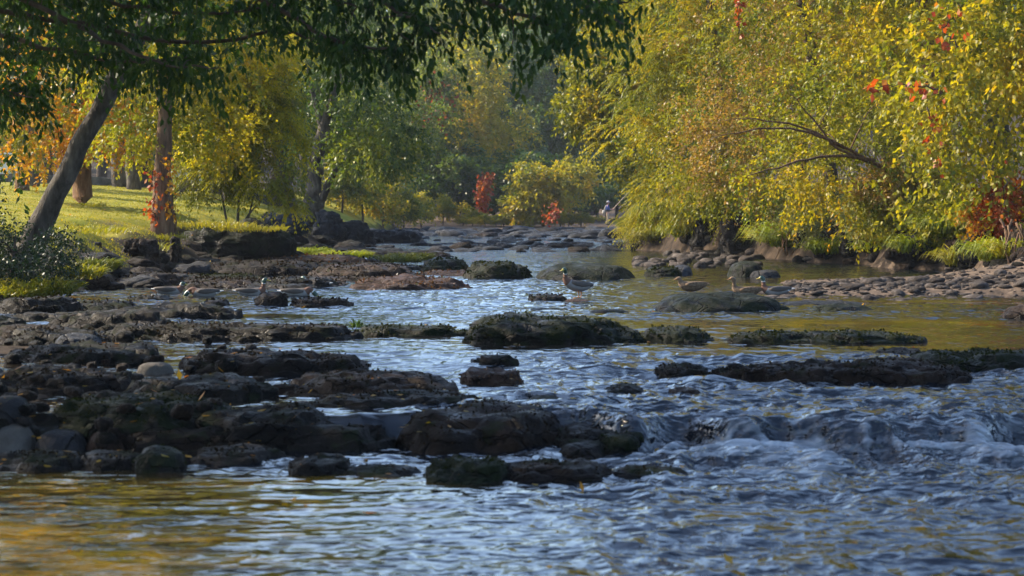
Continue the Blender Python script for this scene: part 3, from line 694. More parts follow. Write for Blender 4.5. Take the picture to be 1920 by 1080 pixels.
def leaf_quads(G, P, D, L, W, r, flat=.6, m=0, fine=False):
    """leaf blades: P base, D axis, one island per leaf"""
    n = len(P)
    up = unit(np.array([0, 0, 1.]) * flat + rdir(n, r) * (1.1 - flat))
    S = unit(np.cross(D, up)); Nn = np.cross(S, D)
    L = np.broadcast_to(np.asarray(L, float), (n,))[:, None]; W = np.broadcast_to(np.asarray(W, float), (n,))[:, None]
    if not fine:
        fold = -W * .12
        V = np.stack([P, P + D * L * .45 + S * W * .5 + Nn * fold, P + D * L - Nn * L * .10, P + D * L * .45 - S * W * .5 + Nn * fold], 1)
        i = np.arange(n)[:, None] * 4
        G.add(V, i + np.array([0, 1, 2, 3]), None, m)
    else:
        f = W * .16; dr = L * .12
        V = np.stack([P, P + D * L * .28 + S * W * .46 + Nn * f, P + D * L * .62 + S * W * .38 + Nn * (f - dr * .5), P + D * L - Nn * dr * 1.6,
                      P + D * L * .62 - S * W * .38 + Nn * (f - dr * .5), P + D * L * .28 - S * W * .46 + Nn * f, P + D * L * .45], 1)
        i = np.arange(n)[:, None] * 7
        G.add(V, np.concatenate([i + np.array([0, 1, 2, 6]), i + np.array([6, 2, 3, 4]), i + np.array([0, 6, 4, 5])]), None, m)

def twig_leaves(G, C, O, r, k=14, tl=.7, L=.14, W=.07, droop=.5, spread=.9, sag=.35, m=0, fine=False):
    """leaves set along short twigs that start at C and run along O"""
    n = len(C)
    T = unit(O * .7 + rdir(n, r) * .55 + np.array([0, 0, -1.]) * sag * .5)
    u = (np.arange(k) + r.random((n, k))) / k
    P = C[:, None] + T[:, None] * (u * tl * r.uniform(.6, 1.2, (n, 1)))[..., None]
    P[..., 2] -= sag * tl * u ** 2
    side = rdir(n * k, r).reshape(n, k, 3)
    P = P + side * .25 * L
    D = unit(T[:, None] * .5 + side * spread + np.array([0, 0, -1.]) * droop)
    leaf_quads(G, P.reshape(-1, 3), D.reshape(-1, 3), L * r.uniform(.65, 1.2, n * k), W * r.uniform(.7, 1.15, n * k), r, .55, m, fine)

def fronds(G, C, O, r, m_=3, j=7, fl=.55, L=.15, W=.042, sag=.5, m=0):
    """feathery compound leaves: pairs of narrow leaflets along a drooping stalk"""
    n = len(C) * m_
    C2 = np.repeat(C, m_, 0); O2 = np.repeat(O, m_, 0)
    T = unit(O2 * .6 + rdir(n, r) * .8 + np.array([0, 0, .1])); T[:, 2] = T[:, 2] * .7
    T = unit(T)
    f = fl * r.uniform(.7, 1.2, n)
    u = (np.arange(j) + .6) / j
    P = C2[:, None] + T[:, None] * (u[None, :] * f[:, None])[..., None]
    P[..., 2] -= sag * f[:, None] * u[None, :] ** 1.8
    tg = T[:, None] + np.array([0, 0, -1.]) * (sag * 1.8 * u ** .8)[None, :, None]; tg = unit(tg)
    S = unit(np.cross(T, np.array([0, 0, 1.])))
    for sgn in (-1, 1):
        D = unit(S[:, None] * sgn * .85 + tg * .65 + np.array([0, 0, -.35]) + r.normal(size=(n, j, 3)) * .12)
        leaf_quads(G, P.reshape(-1, 3), D.reshape(-1, 3), L * r.uniform(.75, 1.15, n * j), W, r, .9, m)

def lobe_points(lobes, n, r, seed, lump=.35, gap=.0, surf=2.4):
    """points inside lumpy ellipsoids: (centre, radii[, weight])"""
    w = np.array([(l[1][0] * l[1][1] * l[1][2]) ** .7 * (l[2] if len(l) > 2 else 1) for l in lobes]); w /= w.sum()
    which = r.choice(len(lobes), n, p=w)
    cen = np.array([l[0] for l in lobes], float)[which]; rad = np.array([l[1] for l in lobes], float)[which]
    d = rdir(n, r)
    f = 1 + lump * fbm(d * 1.9 + which[:, None] * 5.3 + seed, 3, seed)[:, None] * 1.6
    P = cen + d * rad * f * (r.random(n)[:, None] ** (1 / surf))
    keep = fbm(P * .75 + seed, 2, seed + 5) > gap - .45
    return P[keep], unit(d * rad.max() + d)[keep]

def limb(p0, p1, r, n=7, bow=.12, rise=.15):
    t = np.linspace(0, 1, n)[:, None]; L = np.linalg.norm(p1 - p0)
    P = p0 + (p1 - p0) * t
    q = rdir(1, r)[0] * L * bow
    P = P + q * (np.sin(t * math.pi)) + np.array([0, 0, 1.]) * L * rise * np.sin(t * math.pi)
    return P + r.normal(size=P.shape) * L * .012 * np.sin(t * math.pi)

def make_tree(name, label, cat, base, trunks, lobes, n, leaf, lmat, bmat, seed, group=None, nb=60, gap=0., lump=.35, extra=(), mats2=None, origin=None):
    """trunks: list of (world points, radii); lobes in world coordinates; extra: explicit boughs (points, radii)"""
    r = np.random.default_rng(seed)
    base = np.array(base, float)
    root = thing(name, label, cat, base, group)
    C, O = lobe_points(lobes, n, r, seed, lump, gap)
    G = Geo()
    nodes, nrad = [], []
    for P, rad in trunks:
        P = np.array(P, float)
        # smooth the given polyline
        t = np.linspace(0, len(P) - 1, len(P) * 4); Pi = np.stack([np.interp(t, range(len(P)), P[:, i]) for i in range(3)], 1)
        k = np.array([.25, .5, .25]); 
        for _ in range(2): Pi[1:-1] = Pi[:-2] * .25 + Pi[1:-1] * .5 + Pi[2:] * .25
        ri = np.interp(t, range(len(P)), rad) * (1 + .10 * fbm(Pi * 2.3 + seed, 2, seed))
        Pi[1:-1] += r.normal(size=Pi[1:-1].shape) * ri[1:-1, None] * .12
        G.tube(Pi - base, ri, 20)
        h = len(Pi) // 3
        nodes += list(Pi[h:]); nrad += list(ri[h:])
    for P, rad in extra:
        P = np.array(P, float); t = np.linspace(0, len(P) - 1, len(P) * 3); Pi = np.stack([np.interp(t, range(len(P)), P[:, i]) for i in range(3)], 1)
        Pi[1:-1] = Pi[:-2] * .25 + Pi[1:-1] * .5 + Pi[2:] * .25
        Pi[1:-1] += r.normal(size=Pi[1:-1].shape) * .02
        ri = np.interp(t, range(len(P)), rad)
        G.tube(Pi - base, ri, 7); nodes += list(Pi[2:]); nrad += list(ri[2:])
    pick = r.permutation(len(C))[:nb]
    tr0 = np.array(nodes).mean(0)
    pick = sorted(pick, key=lambda i: np.linalg.norm(C[i] - tr0))
    for i in pick:
        A = np.array(nodes); dd = np.linalg.norm(A - C[i], axis=1) + .5 * np.clip(A[:, 2] - C[i][2] + .2, 0, 9)
        q = int(np.argmin(dd)); p0 = A[q]; d = np.linalg.norm(C[i] - p0)
        if d < .25: continue
        r0 = min(nrad[q] * .62, .012 + .018 * d)
        P = limb(p0, C[i], r); rr = np.linspace(r0, max(.004, r0 * .22), len(P))
        G.tube(P - base, rr, 5); nodes += list(P[2:]); nrad += list(rr[2:])
    link('trunk', G.mesh(name + '_trunk', M[bmat]), root)
    H = Geo(); leaf = dict(leaf); mode = leaf.pop('mode', 'leaf')
    mlist = [M[lmat]]
    if mats2:                                   # part of the crown in a second colour
        mlist.append(M[mats2[0]])
        sel = (fbm(C * mats2[2] + 9.1, 2, seed + 3) > mats2[1])
    else: sel = np.zeros(len(C), bool)
    for s_, k in ((~sel, 0), (sel, 1)):
        if s_.sum() == 0: continue
        (fronds if mode == 'frond' else twig_leaves)(H, C[s_] - base, O[s_], r, m=k, **leaf)
    link('crown', H.mesh(name + '_crown', mlist, smooth=False), root)
    return root

def trunk_pts(px, pb, Y, h, lean=(0, 0), r0=.25, taper=.35, n=4, yl=0):
    """vertical-ish trunk whose base shows at photo column px, row pb"""
    b = at_y(px, pb, Y); b[2] = min(b[2], gz(b[0], b[1])); t = np.linspace(0, 1, n)
    P = [b + np.array([lean[0] * s, yl * s, h * s]) for s in t]; P[0] = P[0] - np.array([0, 0, .3])
    rad = [r0 * (1.4 if i == 0 else 1) * (1 - (1 - taper) * s) for i, s in enumerate(t)]
    return b, (P, rad)

def E(px, py, Y, rx, rz, ry=None, w=1.):
    """crown lobe centred at photo pixel (px, py), depth Y, half-sizes in photo pixels rx, rz"""
    k = Y / F
    return (at_y(px, py, Y), (rx * k, ry if ry else rx * k, rz * k), w)

# ---- right bank wall of autumn trees
def rt(name, label, X, Y, h, r0, lobes, n, leaf, lm, bm, seed, lean=(0, 0), **kw):
    z = gz(X, Y); b = np.array([X, Y, z])
    P = [b + np.array([lean[0] * s, lean[1] * s, h * s]) for s in (0, .3, .65, 1)]; P[0][2] -= .3
    return make_tree(name, label, 'tree', b, [(P, [r0 * 1.2, r0, r0 * .75, r0 * .3])], lobes, n, leaf, lm, bm, seed, **kw)
gR = 'autumn trees along the right bank'
FR = dict(mode='frond', m_=3, j=7, fl=.6, L=.17, W=.05, sag=.55)
LF = dict(k=26, tl=.85, L=.125, W=.07, droop=.45, sag=.35)
SM = dict(k=22, tl=.8, L=.115, W=.06, droop=.35, sag=.25)
rt('sycamore_tree', 'big leaved green and yellow tree at the right edge above the cobble bar', 13.2, 50, 10, .28,
   [E(1960, 60, 48, 260, 210, 2.6), E(1830, 160, 48, 150, 150, 1.8), E(1980, 330, 47.5, 190, 120, 1.5), E(1900, -250, 50, 350, 260, 4), E(1760, 330, 49, 110, 70, 1.2, .8)],
   2600, dict(k=17, tl=.8, L=.155, W=.11, droop=.6, sag=.4), 'leaf_lime', 'bark_grey', 11, group=gR, nb=170, mats2=('leaf_gold', .08, .55), gap=.2, lump=.5)
rt('maple_tree', 'orange and yellow tree with a bare arching bough over the right bank', 11.8, 57, 9, .22,
   [E(1660, 170, 56, 190, 150, 2.4), E(1560, 300, 55, 150, 100, 1.7), E(1740, 40, 57, 200, 120, 2.5), E(1650, -220, 58, 320, 230, 4), E(1720, 380, 55, 140, 60, 1.3)],
   3000, LF, 'leaf_gold', 'bark_rust', 12, lean=(-1.5, -.5), group=gR, nb=240, mats2=('leaf_lime', -.05, .5), gap=.26, lump=.5,
   extra=[([at_y(1720, 350, 56), at_y(1640, 308, 54.5), at_y(1580, 275, 53.8), at_y(1500, 235, 53.4), at_y(1420, 222, 53.2), at_y(1360, 226, 53.2)], [.065, .05, .04, .028, .018, .008]),
          ([at_y(1580, 275, 53.8), at_y(1530, 248, 53.3), at_y(1460, 238, 53.1), at_y(1390, 246, 53), at_y(1330, 262, 53)], [.045, .032, .024, .016, .008]),
          ([at_y(1640, 308, 54.5), at_y(1560, 275, 53.4), at_y(1520, 215, 53.2), at_y(1480, 175, 53)], [.04, .03, .02, .01]),
          ([at_y(1640, 300, 54.2), at_y(1540, 290, 53.2), at_y(1470, 310, 53), at_y(1400, 330, 53)], [.05, .035, .025, .01])])
rt('willow_tree', 'yellow green tree with fine mauve tinged twigs beside the orange tree', 9.6, 63, 9, .2,
   [E(1420, 230, 61, 170, 110, 2), E(1330, 285, 61, 150, 75, 1.8), E(1480, 90, 62, 190, 110, 2.4), E(1420, -160, 63, 260, 200, 3.5), E(1400, 345, 60, 140, 36, 1.6)],
   3000, SM, 'leaf_mauve', 'bark_dark', 13, lean=(-1.6, -.8), group=gR, nb=260, mats2=('leaf_lime', .0, .5), gap=.24, lump=.5)
rt('walnut_tree', 'lime green feathery tree leaning over the water on the right bank', 7.4, 73, 10, .2,
   [E(1250, 170, 71, 130, 120, 2.2), E(1215, 255, 70, 95, 60, 2), E(1290, 40, 72, 150, 110, 2.4), E(1280, -170, 73, 230, 180, 3.5), E(1275, 345, 69, 90, 50, 1.8), E(1330, 330, 69, 100, 80, 1.8)],
   1700, FR, 'leaf_lime', 'bark_grey', 14, lean=(-1., -1), group=gR, nb=170, gap=.2, lump=.5, mats2=('leaf_gold', .15, .5))
rt('ash_tree', 'yellow green tree at the left end of the right bank foliage', 6.8, 96, 9, .24,
   [E(1130, 175, 92, 70, 80, 2.4), E(1095, 205, 91, 50, 40, 1.6), E(1170, 90, 93, 95, 90, 2.6), E(1185, 290, 91, 55, 40, 2), E(1180, -60, 95, 120, 110, 3.5), E(1095, 130, 92, 30, 45, 1.2)],
   1900, dict(k=16, tl=.8, L=.22, W=.13, droop=.4, sag=.3), 'leaf_lime', 'bark_grey', 15, group=gR, nb=90, mats2=('leaf_gold', .02, .5))
rt('hickory_tree', 'tall green and gold tree rising behind the orange tree', 15.5, 68, 13, .3,
   [E(1560, -10, 67, 240, 160, 3), E(1750, 60, 68, 240, 150, 3), E(1600, -300, 68, 330, 220, 4), E(1850, 200, 66, 200, 140, 2.5), E(1600, 200, 66, 240, 140, 2)],
   1700, dict(FR, L=.16, W=.05), 'leaf_lime', 'bark_grey', 16, group=gR, nb=110, gap=.12, mats2=('leaf_mauve', .05, .4))
rt('oak_tree', 'green tree behind the lime feathery tree', 11.5, 86, 12, .3,
   [E(1330, 0, 84, 200, 130, 3), E(1420, 150, 84, 170, 110, 2.5), E(1330, -220, 85, 260, 180, 4), E(1280, 250, 82, 130, 90, 2)],
   1700, dict(k=16, tl=.9, L=.22, W=.12, droop=.4, sag=.3), 'leaf_green', 'bark_dark', 17, group=gR, nb=60)
# tall trees that close the wood behind the right bank
TPL = {}
def template(key, lm, bm, seed, h=11., w=3.6, leaf=None, n=750, trunk=.26, mats2=None):
    r_ = np.random.default_rng(seed)
    lobes = [((r_.normal(0, w * .25), r_.normal(0, w * .25), h * (.45 + .5 * i / 6)), (w * (.75 - .07 * i) * r_.uniform(.8, 1.2), w * (.75 - .07 * i) * r_.uniform(.8, 1.2), h * .15)) for i in range(7)]
    t = make_tree(key, '', 'tree', (0, 0, 0), [([(0, 0, -.4), (.1, 0, h * .3), (0, .15, h * .6), (.1, 0, h * .95)], [trunk * 1.3, trunk, trunk * .7, trunk * .2])], lobes, n, leaf or dict(k=14, tl=1., L=.30, W=.17, droop=.4, sag=.3), lm, bm, seed, nb=45, mats2=mats2)
    TPL[key] = t; return t
used = {}
def plant(key, name, x, y, s, label, group, rz=0., dz=0., sxy=None):
    t = TPL[key]; z = gz(x, y) + dz
    sc_ = (s * (sxy or 1), s * (sxy or 1), s)
    if key not in used:
        used[key] = 1; t.location = (x, y, z); t.scale = sc_; t.rotation_euler.z = rz; t.name = name; t['label'] = label; t['group'] = group; return t
    o = dup(t, (x, y, z), rz, sc_, label, group); o.name = name; return o
template('broad_green', 'leaf_green', 'bark_dark', 21)
template('broad_gold', 'leaf_gold', 'bark_grey', 22, mats2=('leaf_lime', 0., .35))
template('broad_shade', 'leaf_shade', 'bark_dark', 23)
template('broad_lime', 'leaf_lime', 'bark_grey', 24, mats2=('leaf_green', .02, .3))
template('round_bush', 'leaf_lime', 'bark_dark', 25, h=2.6, w=1.7, n=330, leaf=dict(k=14, tl=.5, L=.2, W=.11, droop=.3, sag=.2), trunk=.05, mats2=('leaf_gold', .0, .8))
for i, (x, y, s, k) in enumerate(((19, 58, 1.25, 'broad_gold'), (20, 72, 1.3, 'broad_green'), (15, 84, 1.3, 'broad_lime'), (13.5, 102, 1.3, 'broad_green'), (10.5, 116, 1.15, 'broad_gold'), (19, 96, 1.4, 'broad_gold'),
                                   (25, 66, 1.4, 'broad_lime'), (24, 84, 1.5, 'broad_green'), (16, 118, 1.5, 'broad_shade'))):
    lab = {'broad_gold': 'golden tree', 'broad_green': 'mid green tree', 'broad_lime': 'lime green tree', 'broad_shade': 'dark tree'}[k]
    plant(k, {'broad_gold': 'golden_tree', 'broad_green': 'green_tree', 'broad_lime': 'lime_tree', 'broad_shade': 'dark_tree'}[k], x, y, s, lab + ' filling the wood behind the right bank trees', lab + 's in the right bank wood', i * 1.3)
# right bank undergrowth
def shrub(name, label, px, py, Y, rx, rz, n, leaf, lm, seed, cat='shrub', group=None, ry=None, mats2=None, bm='bark_dark', drop=None, nb=14):
    Y = onbank(px, .9)[1]; c = at_y(px, py, Y); k = Y / F
    b = np.array([c[0], Y + .1, gz(c[0], Y + .1)]); c[2] = max(c[2], b[2] + .1)
    top = c + np.array([0, 0, rz * k * .5])
    return make_tree(name, label, cat, b, [([b - np.array([0, 0, .15]), (b + c) / 2, top], [.03, .025, .008])], [(c, (rx * k, ry or rx * k * .6, rz * k), 1), (c + np.array([rx * k * .4, .1, -rz * k * .25]), (rx * k * .6, rx * k * .4, rz * k * .6), .6), (c + np.array([-rx * k * .45, 0, -rz * k * .2]), (rx * k * .5, rx * k * .4, rz * k * .65), .6)],
                     n, leaf, lm, bm, seed, group=group, nb=nb, mats2=mats2)
TW = dict(k=14, tl=.45, L=.12, W=.06, droop=.3, sag=.3)
FN = dict(mode='frond', m_=3, j=8, fl=.55, L=.12, W=.03, sag=.7)
gU = 'undergrowth on the right bank'
shrub('bank_shrub', 'pale leaved shrub hanging over the right bank beside the dark hollow', 1560, 395, 52, 110, 45, 420, TW, 'leaf_pale', 31, group=gU)
shrub('bank_shrub', 'silvery leafed shrub over the washed stones on the right bank', 1660, 400, 51.5, 90, 50, 380, TW, 'leaf_pale', 32, group=gU)
shrub('bank_shrub', 'yellow green shrub above the cobble bar near the right edge', 1790, 420, 50, 90, 50, 400, TW, 'leaf_lime', 33, group=gU)
shrub('bank_shrub', 'tawny and red shrub at the right edge above the cobble bar', 1890, 395, 49, 70, 60, 330, TW, 'leaf_orange', 34, group=gU, mats2=('leaf_red', .28, 1.))
shrub('bank_shrub', 'lime shrub with long drooping fronds over the river at the bank corner', 1240, 425, 64, 80, 45, 420, FN, 'leaf_lime', 35, group=gU)
shrub('bank_shrub', 'bright green frond clump trailing over the dark undercut bank', 1330, 385, 60, 80, 36, 360, FN, 'leaf_lime', 36, group=gU)
shrub('bank_shrub', 'yellow shrub at the far tip of the right bank beside the angler', 1212, 395, 76, 34, 60, 330, TW, 'leaf_gold', 37, group=gU, mats2=('leaf_lime', .0, .9))
shrub('bank_shrub', 'green gold shrub drooping low over the water at the far bank tip', 1208, 438, 72, 36, 26, 260, FN, 'leaf_gold', 38, group=gU)
shrub('bank_shrub', 'dense green shrub between the feathery tree and the mauve tinged tree', 1420, 372, 59, 90, 26, 300, TW, 'leaf_green', 39, group=gU)
shrub('bank_shrub', 'mixed yellow shrub in the shade below the bare arching bough', 1490, 372, 55, 100, 36, 360, TW, 'leaf_gold', 40, group=gU, mats2=('leaf_green', .0, .9))
shrub('bank_shrub', 'rusty twiggy shrub under the orange tree', 1700, 345, 52.5, 110, 45, 360, TW, 'leaf_mauve', 45, group=gU)

def grass_tuft(name, label, px, pb, Y, n, L, mat, seed, spread=.4, group=None, cat='grass tuft', droop=.6, w=.012, bank=None):
    r = np.random.default_rng(seed); c = at_y(px, pb, Y)
    if bank is not None: c = onbank(px, bank)
    G = Geo(); a = r.uniform(0, 6.28, n); q = np.sqrt(r.random(n)) * spread
    B = np.stack([np.cos(a) * q, np.sin(a) * q * .7, -.05 + r.normal(0, .03, n)], 1)
    o = np.stack([np.cos(a), np.sin(a), np.zeros(n)], 1) * .5 + r.normal(size=(n, 3)) * .35; o[:, 2] = r.uniform(.7, 1.2, n)
    D = unit(o); l = L * r.uniform(.5, 1.15, n)
    S = unit(np.cross(D, np.array([0, 0, 1.]) + r.normal(size=(n, 3)) * .3))
    hd = unit(D * np.array([1, 1, 0]) + 1e-6)
    p1 = B + D * l[:, None] * .5; p2 = B + D * l[:, None] * .8 + hd * (l * droop * .35)[:, None]; p2[:, 2] -= l * droop * .12
    p3 = p2 + hd * (l * .25)[:, None]; p3[:, 2] -= l * droop * .35
    V = np.stack([B - S * w, B + S * w, p1 - S * w, p1 + S * w, p2 - S * w * .7, p2 + S * w * .7, p3], 1)
    i = np.arange(n)[:, None] * 7
    G.add(V, np.concatenate([i + np.array([0, 1, 3, 2]), i + np.array([2, 3, 5, 4])]), i + np.array([4, 5, 6]))
    o_ = link(name, G.mesh(name, M[mat], smooth=False), None, c); return tag(o_, label, cat, group)
gT = 'grass tufts on the right bank'
for i, (px, off, n, L, lab) in enumerate((
    (1480, .3, 700, 1.0, 'bright yellow green grass clump drooping beside the round olive boulder'), (1535, .9, 420, .8, 'green grass clump above the washed stones'),
    (1255, 1.0, 500, 1., 'lime grass overhanging the dark undercut at the bank corner'), (1195, .5, 400, .7, 'small grass fringe at the far tip of the right bank'),
    (1605, 1.1, 320, .65, 'yellow grass tuft at the top of the washed stones'), (1700, .9, 340, .65, 'dry gold grass tuft right of the washed stones'),
    (1785, .6, 450, .8, 'sunlit grass clump above the cobble bar'), (1850, .8, 420, .6, 'low green grass on the bank lip near the right edge'),
    (1915, .4, 220, .5, 'grass tuft cut by the right edge'), (1410, 1.2, 420, .9, 'grass hanging over the top of the dark hollow'), (1330, 1.1, 420, .9, 'lime grass left of the dark hollow'),
    (1750, 1.2, 380, .8, 'long dry grass under the yellow green shrub'), (1645, .3, 120, .35, 'thin grass tuft among the washed stones'))):
    grass_tuft('grass_tuft', lab, px, 0, 0, n, L, 'grass_lime' if i % 3 != 2 else 'grass', 500 + i, .55, gT, bank=off, droop=.9, w=.016)
for i, (px, off, lab) in enumerate(((1560, .2, 'lime grass fringe left of the washed stones'), (1660, .5, 'yellow grass fringe above the washed stones'), (1720, .3, 'lime grass fringe behind the cobble bar'), (1815, .2, 'bright grass fringe at the back of the cobble bar'),
                               (1880, .3, 'straw coloured grass fringe near the right edge'), (1450, .4, 'lime grass fringe right of the dark hollow'), (1290, .4, 'lime grass fringe beside the strand of pinkish cobbles'), (1230, .3, 'yellow grass fringe above the strand of pinkish cobbles'))):
    grass_tuft('grass_tuft', lab, px, 0, 0, 420, rng.uniform(.5, .8), ('grass_lime', 'grass')[i % 2], 530 + i, .5, gT, bank=off, droop=.9, w=.016)
# undercut bank hollows: dark earth overhang blocks
for (px, w_, off, h, lab) in ((1330, .7, .5, 1.2, 'dark earth overhang under the lime grass'), (1408, 1.0, .35, 1.5, 'black hollow block of bank earth behind the round olive boulder'), (1525, .6, .7, 1.0, 'dark root bound bank earth behind the bright grass clump'),
                            (1745, .7, .6, 1.0, 'dark bank earth behind the cobble bar'), (1850, .7, .5, 1.1, 'shaded clay bank near the right edge')):
    c = onbank(px, off); RS[0] += 1
    o = link('bank_earth', rock_mesh('bank_earth', w_, .6, h, RS[0], M['rock_dark'], .7, .2, 5, 3., True), None, (c[0], c[1] + .1, 0)); tag(o, lab, 'bank')
# bare roots hanging down the cut bank
def roots(label, px, off, n, h, seed):
    r = np.random.default_rng(seed); c = onbank(px, off); c[2] = 0; G = Geo()
    for i in range(n):
        a = np.array([r.normal(0, .25), r.uniform(-.3, .1), h * r.uniform(.8, 1.1)]); e = a * [1.3, 1, 0] + [r.normal(0, .2), -.35, r.uniform(-.05, .25)]
        G.tube(limb(a, e, r, 8, .18, -.1), np.linspace(.028, .008, 8), 5)
    tag(link('tree_root', G.mesh('tree_root', M['bark_rust'], True), None, c), label, 'root')
roots('tangle of bare roots on the cut bank at the right edge', 1905, .3, 12, 1.2, 1); roots('thin pale roots over the washed stones', 1640, .6, 7, 1., 2); roots('dark roots drooping behind the bright grass clump', 1500, .4, 9, 1., 3)
# red creepers
def creeper(name, label, pts, n, L, seed, lm='leaf_red', rad=.25, group=None):
    r = np.random.default_rng(seed); P = np.array(pts, float); b = P[0].copy()
    root = thing(name, label, 'creeper', b, group)
    t = np.linspace(0, len(P) - 1, 20); S = np.stack([np.interp(t, range(len(P)), P[:, i]) for i in range(3)], 1) + r.normal(size=(20, 3)) * .03
    G = Geo(); G.tube(S - b, np.linspace(.02, .006, 20), 5); link('stem', G.mesh('vine_stem', M['bark_dark']), root)
    u = r.random(n) * 19; C = np.stack([np.interp(u, range(20), S[:, i]) for i in range(3)], 1) + r.normal(size=(n, 3)) * rad * .5
    D = unit(rdir(n, r) * .8 + np.array([0, -.2, -.8])); H = Geo(); leaf_quads(H, C - b, D, L * r.uniform(.6, 1.2, n), L * .75, r, .3)
    link('leaves', H.mesh('vine_leaves', M[lm], smooth=False), root); return root
creeper('red_creeper', 'scarlet creeper leaves on the bough in the upper right foliage', [at_y(1760, 170, 46), at_y(1700, 158, 45.8), at_y(1630, 165, 45.6)], 34, .2, 61, rad=.22)
creeper('red_creeper', 'dark red creeper hanging in the crown of the right edge tree', [at_y(1740, 200, 47), at_y(1750, 260, 47), at_y(1760, 330, 47)], 34, .16, 62, rad=.3)
creeper('red_creeper', 'bright red creeper on the bank shrub at the right edge', [at_y(1885, 330, 46.5), at_y(1880, 380, 46.3), at_y(1895, 420, 46.2)], 30, .14, 63, rad=.35)
creeper('red_creeper', 'orange red creeper strand high in the top right trees', [at_y(1386, 60, 57), at_y(1384, 20, 57), at_y(1386, -30, 57)], 60, .16, 64, rad=.12)
creeper('red_creeper', 'red leaves along the right edge bough near the top corner', [at_y(1800, 90, 46), at_y(1770, 60, 46), at_y(1780, 10, 46)], 26, .18, 65, rad=.3)
creeper('red_creeper', 'tall scarlet creeper column on the far bank', [at_y(903, 404, 160), at_y(904, 370, 160), at_y(908, 345, 160), at_y(918, 330, 160)], 420, .36, 66, rad=.55)
creeper('red_creeper', 'pinkish red creeper clump beside the yellow far bank tree', [at_y(1030, 412, 149), at_y(1034, 400, 149), at_y(1042, 390, 149)], 80, .3, 67, rad=.6)
creeper('red_creeper', 'faint red creeper high among the far trees', [at_y(800, 230, 170), at_y(818, 200, 170), at_y(830, 165, 170)], 170, .4, 68, rad=1.5)

# ---- left bank trees
b, t = trunk_pts(28, 440, 37, 5.0, (2.9, 0), .205, .6, 5, -1.)
b2 = b
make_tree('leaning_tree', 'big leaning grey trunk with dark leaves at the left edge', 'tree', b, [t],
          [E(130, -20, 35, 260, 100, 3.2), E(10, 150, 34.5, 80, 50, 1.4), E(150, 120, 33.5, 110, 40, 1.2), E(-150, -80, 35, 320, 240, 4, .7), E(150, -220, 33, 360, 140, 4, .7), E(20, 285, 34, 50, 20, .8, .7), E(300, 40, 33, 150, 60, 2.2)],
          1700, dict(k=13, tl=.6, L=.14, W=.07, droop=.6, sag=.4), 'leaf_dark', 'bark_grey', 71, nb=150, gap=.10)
# overhanging boughs of a tree standing just outside the frame
tb = np.array([-9.2, 24., gz(-9.2, 24.)])
BO = [([(-420, -260), (-100, -40), (300, 10), (640, 20), (950, 45), (1130, 60), (1215, 30)], 21), ([(-420, -200), (-60, 60), (180, 90), (380, 140), (520, 128), (600, 150), (690, 180)], 22),
      ([(-300, -260), (250, -80), (480, 60), (620, 150), (720, 172), (775, 160)], 20), ([(-200, -300), (420, -60), (660, 50), (770, 110), (830, 140)], 19.5),
      ([(0, -320), (600, -60), (850, 60), (960, 95), (1050, 120), (1062, 138)], 19), ([(100, -330), (760, -60), (1000, 10), (1100, 50), (1170, 88)], 18.5),
      ([(-420, -150), (-80, 90), (120, 140), (260, 165), (350, 150)], 22.5), ([(-420, -250), (-40, -30), (240, 60), (430, 90), (540, 70)], 21.5), ([(-400, -100), (-120, 170), (0, 215), (70, 225)], 23),
      ([(200, -330), (560, -40), (720, 20), (900, 30), (1010, 60)], 19.8), ([(-420, -200), (0, 20), (200, 120), (300, 165), (420, 185)], 21), ([(-350, -280), (100, -60), (380, 30), (560, 60), (700, 95)], 20.5),
      ([(-100, -300), (500, -80), (800, 0), (930, 20), (1080, -5)], 18.8)]
rB = np.random.default_rng(77)
boughs, clus, outs = [], [], []
for k, (pts, Y) in enumerate(BO):
    Yt = np.linspace(Y + 1.5, Y - 1.2, len(pts))
    P = [tb + np.array([.6, 0, 4.2 + .1 * k])] + [at_y(p[0], p[1] - 42 - 34 * min(1, max(0, (p[0] - 350) / 150)) * min(1, max(0, (1150 - p[0]) / 150)), q) for p, q in zip(pts, Yt)]
    P = np.array(P)
    t_ = np.linspace(1, len(P) - 1, 60); S = np.stack([np.interp(t_, range(len(P)), P[:, i]) for i in range(3)], 1)
    boughs.append((P, np.linspace(.05, .005, len(P))))
    m_ = 50
    q = rB.uniform(.1, 1, m_) ** .8 * 59; c = np.stack([np.interp(q, range(60), S[:, i]) for i in range(3)], 1)
    sp = .42 * (1.05 - q / 75)
    c = c + rB.normal(size=c.shape) * np.array([.30, .5, .16]) * sp[:, None] * 2.2
    clus.append(c); o_ = rB.normal(size=c.shape); o_[:, 0] += .6; outs.append(unit(o_))
C0, O0 = np.concatenate(clus), np.concatenate(outs)
